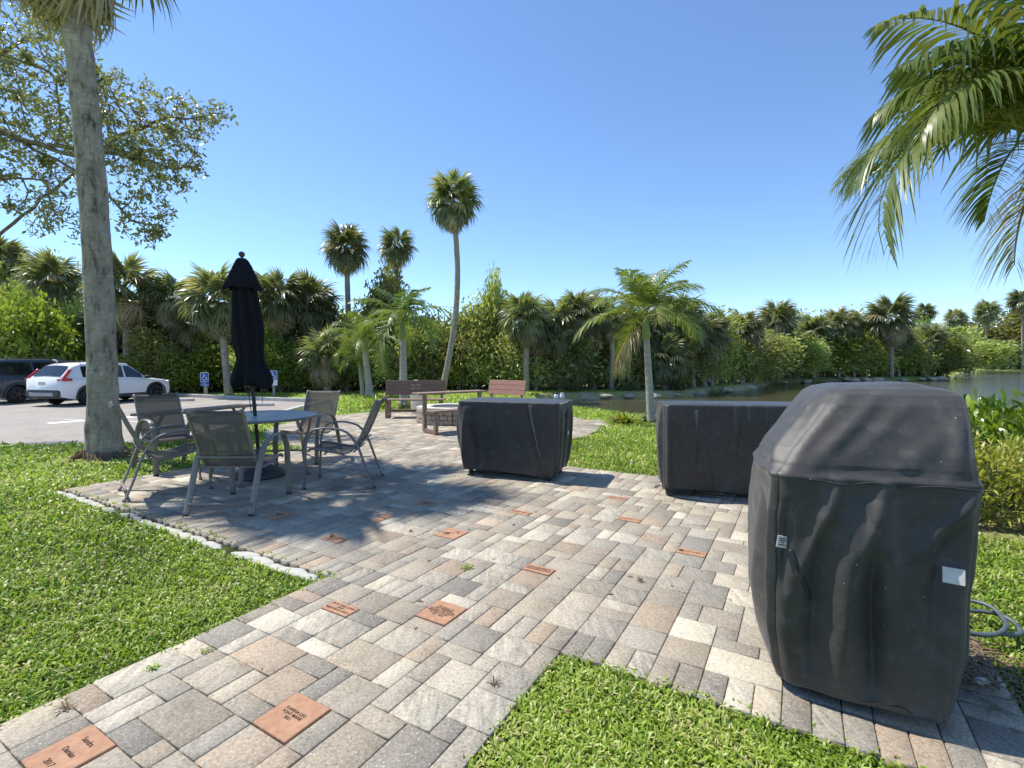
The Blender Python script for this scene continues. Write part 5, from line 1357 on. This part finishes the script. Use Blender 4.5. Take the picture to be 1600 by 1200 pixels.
        for w in wx:
            bm = bmesh.new(); P = [(w + (wr + .095) * math.cos(a), sy * (hw - .012), .33 + (wr + .095) * math.sin(a)) for a in np.linspace(-.15, PI + .15, 21)]; tube(bm, P, .03, 6, (0, 1, 0), .035); obj('arch_trim', bm, M['cladding'], t_, True)
            wo = bmesh.new(); lathe(wo, [(wr * .62, -.10), (wr * .93, -.11), (wr, -.07), (wr, .07), (wr * .93, .11), (wr * .62, .10)], 28)
            bmesh.ops.transform(wo, matrix=Matrix.Translation((w, sy * (hw - .13), wr)) @ Matrix.Rotation(PI / 2, 4, 'X'), verts=wo.verts); wh = obj('wheel', wo, M['tread'], t_, True)
            ro = bmesh.new(); lathe(ro, [(wr * .66, 0), (wr * .66, .02), (wr * .60, .03), (wr * .58, .0)], 24)
            for k in range(5):
                a = k * 2 * PI / 5; box(ro, (wr * .33 * math.cos(a), wr * .33 * math.sin(a), .02), (wr * .62, .07, .025), Matrix.Rotation(a, 3, 'Z'), .006)
            lathe(ro, [(.05, .01), (.05, .045), (.03, .05)], 12)
            bmesh.ops.transform(ro, matrix=Matrix.Translation((w, sy * (hw - .03), wr)) @ Matrix.Rotation(sy * -PI / 2, 4, 'X'), verts=ro.verts); rm = obj('rim', ro, M['alloy'] if not boxy else M['iron'], wh, False)
    bm = bmesh.new(); box(bm, (x0 + .07, 0, .50), (.22, Wd * .86, .24), None, .04); obj('rear_bumper', bm, M['cladding'], t_)
    bm = bmesh.new(); box(bm, (x0 - .035, 0, .46), (.06, Wd * .62, .14), None, .02); obj('skid_plate', bm, M['skid'], t_)
    bm = bmesh.new(); box(bm, (x1 - .10, 0, .45), (.24, Wd * .66, .22), None, .04); obj('front_bumper', bm, M['cladding'], t_)
    bm = bmesh.new(); box(bm, (x0 + .0, 0, .86), (.02, .34, .12), None, .006); obj('licence_plate', bm, M['tag'], t_)
    bm = bmesh.new()
    for yy in (-.5, .5, 0): box(bm, (x0 - .004, yy, .76), (.012, .13 if yy else .07, .025), None, .003)
    obj('badge', bm, M['chrome'], t_)
    bm = bmesh.new(); tube(bm, smooth_path([(x0 + .5, -.05, Hh - .02), (x0 + .46, -.05, Hh + .06), (x0 + .36, -.05, Hh + .07)], 3), .025, 6); obj('antenna', bm, paint, t_, True)
    for sy in (-1, 1):
        bm = bmesh.new(); tube(bm, smooth_path([(x0 + .9, sy * hw * .66, Hh - .03), (x0 + 1.0, sy * hw * .66, Hh + .03), (.3, sy * hw * .66, Hh + .03), (.5, sy * hw * .66, Hh - .04)], 3), .015, 6); obj('roof_rail', bm, M['black'], t_, True)
    return t_
HD = math.atan2(1, .13)
car('parked_car', 'white hatchback sized SUV parked behind the big palm trunk', 'car', M['carwhite'], (-16.85, 20.3, -.25), math.atan2(1, .22))
car('parked_car', 'dark slate off-road vehicle at the left frame edge beside the white car', 'car', M['cardark'], (-20.6, 21.3, -.25), HD, 5.1, 1.98, 1.78, True)
# wheel stops
for px, py, wpx, lb in ((265, 627.5, 62, 'concrete wheel stop just right of the white car'), (403, 634.5, 44, 'concrete wheel stop in front of the parasol pole, nearer the patio')):
    Y_ = 1.6 * F / (py - 568) ; p = at(px, 600, Y_)
    t_ = thing('wheel_stop', lb, 'wheel stop', (p.x, Y_, -.25), R(24) if px < 300 else R(8), 'concrete wheel stops in the parking bays')
    bm = bmesh.new(); vs = box(bm, (0, 0, .055), (wpx / F * Y_ * 1.05, .16, .12), None, .02); obj('block', bm, M['concrete'], t_)
# disabled parking signs
for px, pyb, Y_, lb, tn in ((320, 617, 23.2, 'blue and white wheelchair parking sign left of the parasol', 0), (427, 615, 22.6, 'blue wheelchair parking sign right of the parasol with white lower panel', 1)):
    p = at(px, 600, Y_); g = gzf(p.x, Y_)
    t_ = thing('parking_sign', lb, 'sign', (p.x, Y_, g), 0, 'wheelchair parking signs on short posts')
    ztop = at(px, 582 if not tn else 579, Y_).z - g; zsg = ztop - .22
    bm = bmesh.new(); box(bm, (0, .06, (ztop - .1) / 2), (.13 if not tn else .10, .10, ztop - .1), None, .01); obj('post', bm, M['post'], t_)
    bm = bmesh.new(); box(bm, (0, -.01, ztop - .22), (.40, .012, .44), None, .004); pl = obj('panel', bm, M['signblue'], t_)
    # wheelchair symbol: head, body, wheel
    bm = bmesh.new(); y_ = -.019
    tube(bm, [(.0 + .095 * math.cos(a), y_, ztop - .27 + .095 * math.sin(a)) for a in np.linspace(R(130), R(385), 16)], .014, 6)
    tube(bm, [(-.03, y_, ztop - .10), (-.02, y_, ztop - .22), (.07, y_, ztop - .22), (.12, y_, ztop - .34), (.15, y_, ztop - .33)], .015, 6); tube(bm, [(-.03, y_, ztop - .155), (.06, y_, ztop - .155)], .012, 6)
    box(bm, (-.035, y_, ztop - .065), (.05, .02, .05), None, .015); obj('wheelchair_symbol', bm, M['signwhite'], pl)
    bm = bmesh.new()
    for s_ in (-1, 1): box(bm, (s_ * .19, y_ + .001, ztop - .22), (.016, .004, .42)); box(bm, (0, y_ + .003, ztop - .22 + s_ * .21), (.364, .004, .016))
    obj('border', bm, M['signwhite'], pl)
    bm = bmesh.new(); box(bm, (0, -.01, ztop - .56), (.42 if tn == 0 else .40, .012, .17 if tn == 0 else .27), None, .004); o2 = obj('lower_panel', bm, M['signwhite'] if tn else M['signblue'], t_)
    if not tn:
        tm = text_mesh('VAN\nACCESSIBLE', .36, .13, M['signwhite'], 'lettering', o2, (0, -.018, ztop - .56), tilt=(PI / 2, 0, 0))

# overhead cable far behind
bm = bmesh.new(); pa = at(-200, 392, 42); pb = at(1000, 500, 42); tube(bm, [pa + (pb - pa) * s + Vector((0, 0, -.5 * 4 * s * (1 - s))) for s in np.linspace(0, 1, 24)], .018, 5)
tag(obj('overhead_cable', bm, M['cable']), 'thin overhead cable crossing behind the palms above the tree line', 'cable')

# ------------------------------------------------------------------ bank rocks, edging stones, small stuff
def rock_mesh(seed, fl=.55, sub=2):
    bm = bmesh.new(); bmesh.ops.create_icosphere(bm, subdivisions=sub, radius=1)
    for v in bm.verts:
        k = 1 + .35 * mnoise.noise(v.co * 1.3 + Vector((seed, 0, 0))) + .12 * mnoise.noise(v.co * 3.7 + Vector((0, seed, 0))); v.co = Vector((v.co.x * k, v.co.y * k * .8, v.co.z * k * fl))
    me = bpy.data.meshes.new('rock'); bm.to_mesh(me); bm.free(); me.polygons.foreach_set('use_smooth', [True] * len(me.polygons)); return me
RK = [rock_mesh(i * 3.3, .5, 3) for i in range(4)]; RS = [rock_mesh(40 + i * 2.1, .5, 3) for i in range(4)]
for me in RK: me.materials.append(M['rock'])
for me in RS: me.materials.append(M['stonewhite'])
rr_ = random.Random(3)
for i, px in enumerate(list(range(872, 1170, 37)) + list(range(1180, 1300, 40)) + [1330, 1352, 1370, 1412, 1440, 1455, 1470]):
    Y_ = float(np.interp(px, [870, 1010, 1093, 1160, 1223, 1300, 1412, 1478], [24.6, 25.5, 27.2, 33.5, 44.5, 50.3, 50.6, 56.5])) + rr_.uniform(.1, .6); p = at(px, 600, Y_)
    o = bpy.data.objects.new('rock', RK[i % 4]); COL.objects.link(o); s_ = rr_.uniform(.22, .5) * (Y_ / 26) ** .5; o.location = (p.x, Y_, -.42 + rr_.uniform(0, .08)); o.scale = (s_ * 1.3, s_, s_ * .8); o.rotation_euler = (0, 0, rr_.uniform(0, 6.3))
    tag(o, 'weathered tan rock at the waterline of the far bank', 'rock', 'tan rocks along the far bank')
s_ = 0.05; k = 0
while s_ < 4.15:
    ln = rr_.uniform(.10, .22); b = -6.85 + s_ + ln / 2; x, y = xy(1.993 + rr_.uniform(-.015, .008), b)
    if not (rr_.random() < .05):
        o = bpy.data.objects.new('edging_stone', RS[k % 4]); COL.objects.link(o); o.location = (x, y, -.022); o.scale = (ln * .64, rr_.uniform(.045, .065), .04); o.rotation_euler = (0, 0, RB + rr_.uniform(-.15, .15))
        tag(o, 'flat white stone in the row edging the patio against the left lawn', 'stone', 'white edging stones')
    s_ += ln + rr_.uniform(.0, .015); k += 1
o = bpy.data.objects.new('pebble', RS[1]); COL.objects.link(o); p = at(1532, 1083, 2.0); o.location = (p.x, 2.0, .015); o.scale = (.033, .022, .03); tag(o, 'smooth white pebble beside the foot of the near grill', 'stone')
# hose
bm = bmesh.new(); P = []; rh = random.Random(8)
c = at(1552, 1015, 2.33)
for i in range(110):
    a = i / 110 * 2 * PI * 2.3 + 1.2; r_ = .15 + .035 * math.sin(i * .21) + .03 * (i / 110); P.append((c.x - .03 + r_ * 1.15 * math.cos(a) + .02 * math.sin(i * .13), 2.42 + r_ * math.sin(a) * .85, .025 + .02 * (i / 26) * .8 + .008 * math.sin(i * .5)))
tube(bm, smooth_path(P, 2), .0105, 8); tag(obj('garden_hose', bm, M['hose'], None, True), 'coiled grey garden hose on the grass right of the near grill', 'hose')
# dry straw / mulch at the right
q = QB(); n = 5200
x = rs.uniform(3.1, 6.5, n); y = rs.uniform(3.2, 6.2, n); k = np.hypot((x - 4.6) / 1.2, (y - 4.7) / 1.25) < 1.3; x, y = x[k], y[k]
x2 = rs.normal(2.12, .16, 750); y2 = rs.normal(2.12, .16, 750); x = np.concatenate([x, x2]); y = np.concatenate([y, y2])
ex = np.hypot(x + 0, y) > .5; n = len(x); az = rs.uniform(0, 2 * PI, n); ln = rs.uniform(.03, .12, n); d_ = np.stack([np.cos(az), np.sin(az), rs.uniform(-.05, .3, n)], -1)
C = np.stack([x, y, gz(x, y) + np.where(in_patio(x, y), .034, .0) + rs.uniform(.002, .02, n)], -1); P = np.stack([C, C + d_ * (ln / 2)[:, None], C + d_ * ln[:, None]], 1)
q.ribbons(P, (ln * .04 + .001)[:, None] * np.array([.6, 1, .3]), unit(np.stack([-np.sin(az), np.cos(az), 0 * az], -1))[:, None], rs.uniform(0, 1, n))
tag(link('dry_litter', q.mesh('dry_litter'), M['litter']), 'dry straw and dead leaves under the right shrubs and by the grill', kind='stuff', cat='leaf litter')
q = QB(); n = 420; x = rs.uniform(-5, 3.0, n); y = rs.uniform(1.4, 9, n); az = rs.uniform(0, 2 * PI, n); ln = rs.uniform(.012, .05, n)
d_ = np.stack([np.cos(az), np.sin(az), rs.uniform(-.03, .12, n)], -1); ip = in_patio(x, y); keep = (~ip) | (rs.rand(n) < .4); zb = np.where(ip, .003, .025)
C = np.stack([x, y, zb], -1); P = np.stack([C, C + d_ * (ln / 2)[:, None] + [0, 0, .003], C + d_ * ln[:, None]], 1)[keep]; az, ln = az[keep], ln[keep]
q.ribbons(P, (ln * .2)[:, None] * np.array([.3, 1, .2]), unit(np.stack([-np.sin(az), np.cos(az), 0 * az + .1], -1))[:, None], .5)
tag(link('fallen_leaves', q.mesh('fallen_leaves'), M['litter']), 'small brown fallen leaves scattered over lawn and pavers', kind='stuff', cat='leaves')
# small weeds and debris on the pavers
def tuft(x, y, n, s_, label, mat='grass', name='weed', z=.002, dead=False):
    q = QB(); az = rs.uniform(0, 2 * PI, n); el = rs.uniform(.1, 1.2, n); ln = s_ * rs.uniform(.5, 1.2, n)
    d_ = np.stack([np.cos(az) * np.cos(el), np.sin(az) * np.cos(el), np.sin(el)], -1); C = np.stack([rs.normal(0, s_ * .25, n), rs.normal(0, s_ * .25, n), 0 * az], -1)
    P = np.stack([C, C + d_ * (ln * .55)[:, None], C + d_ * ln[:, None] - np.array([0, 0, .25]) * ln[:, None]], 1); P[..., 2] = np.maximum(P[..., 2], 0)
    q.ribbons(P, (ln * .09)[:, None] * np.array([.5, 1, .2]), unit(np.stack([-np.sin(az), np.cos(az), 0 * az], -1))[:, None], (rs.uniform(.9, 1, n) if dead else rs.uniform(.2, .7, n)))
    o = link(name, q.mesh(name), M[mat]); o.location = (x, y, z); return tag(o, label, 'weed' if not dead else 'twig')
for px, py, s_, lb, dead in ((727, 893, .05, 'little green weed tuft growing between pavers in mid patio', False), (222, 1058, .035, 'green sprig on the walkway edge near the lawn', False), (311, 1029, .03, 'green sprig at the walkway joint nearest the left lawn', False),
                      (79, 1125, .035, 'dry weed tuft at the lawn edge low left', True), (772, 1081, .03, 'small reddish twig cluster on the walkway near the lower lawn', True), (1004, 914, .035, 'dark twig cluster on pavers left of the near grill', True), (515, 842, .03, 'dark twig scrap beside the shaded brick', True), (640, 834, .03, 'short black twig lying left of the boat brick', True)):
    Y_ = CAMH * F / (py - 568); tuft((px - 800) / F * Y_, Y_, 22, s_, lb, 'grass' if not dead else 'litter', 'weed' if not dead else 'twig_cluster', .002, dead)

# plants
def blade_plant(x, y, n, ln, w, mat, label, name='plant', tb=.5, arch=.9, z=None, cat='plant', spread=.1):
    g = gzf(x, y) if z is None else z; q = QB(); az = rs.uniform(0, 2 * PI, n); el = rs.uniform(.35, 1.35, n); L_ = ln * rs.uniform(.6, 1.1, n); s_ = np.linspace(0, 1, 5)
    hx = np.cos(el)[:, None] * s_ + .25 * arch * s_ ** 2; hz_ = np.sin(el)[:, None] * s_ - .5 * arch * s_ ** 2.2 * np.cos(el)[:, None]
    P = np.stack([np.cos(az)[:, None] * hx, np.sin(az)[:, None] * hx, hz_], -1) * L_[:, None, None] + np.stack([rs.normal(0, spread, n), rs.normal(0, spread, n), 0 * az], -1)[:, None]
    q.ribbons(P, w * np.array([.4, .8, 1, .7, .08]) * np.ones((n, 1)), unit(np.stack([-np.sin(az), np.cos(az), rs.uniform(-.4, .4, n)], -1))[:, None], tb + rs.normal(0, .15, n))
    t_ = thing(name, label, cat, (x, y, g)); link('leaves', q.mesh('leaves'), M[mat], t_); return t_
blade_plant(2.55, 11.0, 70, .42, .035, 'gold', 'low coontie-like plant with gold leaves by the pondside palm foot', tb=.35)
blade_plant(3.15, 11.1, 60, .38, .035, 'fan', 'low dark leaved plant touching the pondside palm foot', tb=.1)
blade_plant(-4.15, 15.0, 60, .62, .03, 'gold', 'spiky yellow-green plant left of the dark red bench', tb=.3)
blade_plant(-3.2, 14.6, 40, .4, .03, 'fan', 'small dark plant at the foot of the palm behind the bench', tb=.2)
for px, Y_, lb in ((1120, 29.5, 'spiky young palm on the far bank right of the pondside trunk'), (895, 26.2, 'spiky young palm on the far bank above the square cart'), (1058, 27.5, 'spiky young palm on the far bank behind the wide cart'), (985, 27, 'spiky young palm on the far bank left of the pondside trunk')):
    p = at(px, 600, Y_); blade_plant(p.x, Y_, 60, 1.3, .05, 'fan', lb, 'young_palm', .25, cat='palm', spread=.2)
# right shrubs: leaves on stems
def leafy_shrub(x, y, rad, h, n, ln, w, mat, label, tb=.5, lo=.1):
    t_ = thing('leafy_shrub', label, 'shrub', (x, y, gzf(x, y))); q = QB()
    d_ = unit(rs.normal(0, 1, (n, 3))); d_[:, 2] = np.abs(d_[:, 2]); k = .55 + .45 * rs.rand(n) ** .5
    lump = np.array([mnoise.noise(Vector(v * 2.3) + Vector((x, 0, 0))) for v in d_]) * .35 + 1
    C = d_ * (k * lump)[:, None] * np.array([rad[0], rad[1], h]); C[:, 2] = np.maximum(C[:, 2], lo * h + rs.rand(n) * .1)
    dir_ = unit(d_ * .9 + rs.normal(0, .55, (n, 3)) + [0, 0, .45]); L_ = ln * rs.uniform(.6, 1.2, n); s_ = np.linspace(0, 1, 5)
    P = C[:, None] + dir_[:, None] * (s_[:, None] * L_[:, None, None]); P[..., 2] -= .35 * s_ ** 2 * L_[:, None]
    sv_ = unit(np.cross(dir_, [0, 0, 1.]) + rs.normal(0, .25, (n, 3)))
    q.ribbons(P, w * np.array([.2, .85, 1, .65, .05]) * rs.uniform(.7, 1.1, (n, 1)), sv_[:, None], tb + rs.normal(0, .22, n)); link('foliage', q.mesh('foliage'), M[mat], t_)
    bm = bmesh.new()
    for i in range(26):
        a = rr_.uniform(0, 6.3); r_ = rr_.uniform(.2, .85); p = Vector((r_ * rad[0] * math.cos(a), r_ * rad[1] * math.sin(a), h * rr_.uniform(.45, .85)))
        tube(bm, smooth_path([(p.x * .35, p.y * .35, -.03), (p.x * .7, p.y * .7, p.z * .5), p], 3), [.012 - .001 * j for j in range(7)], 5)
    obj('stem', bm, M['barkdark'], t_); return t_
leafy_shrub(5.5, 5.05, (1.05, .85), .93, 2600, .24, .026, 'shrub', 'lush green shrub with long glossy leaves right of the near grill', .5)
leafy_shrub(4.25, 4.35, (.62, .45), .66, 2600, .13, .014, 'gold', 'yellow-green bushy shrub in front of the glossy green one', .5)
leafy_shrub(6.9, 6.6, (1.2, 1.0), .85, 1800, .24, .028, 'shrub', 'dark glossy shrub behind the lush green one at the right edge', .35)
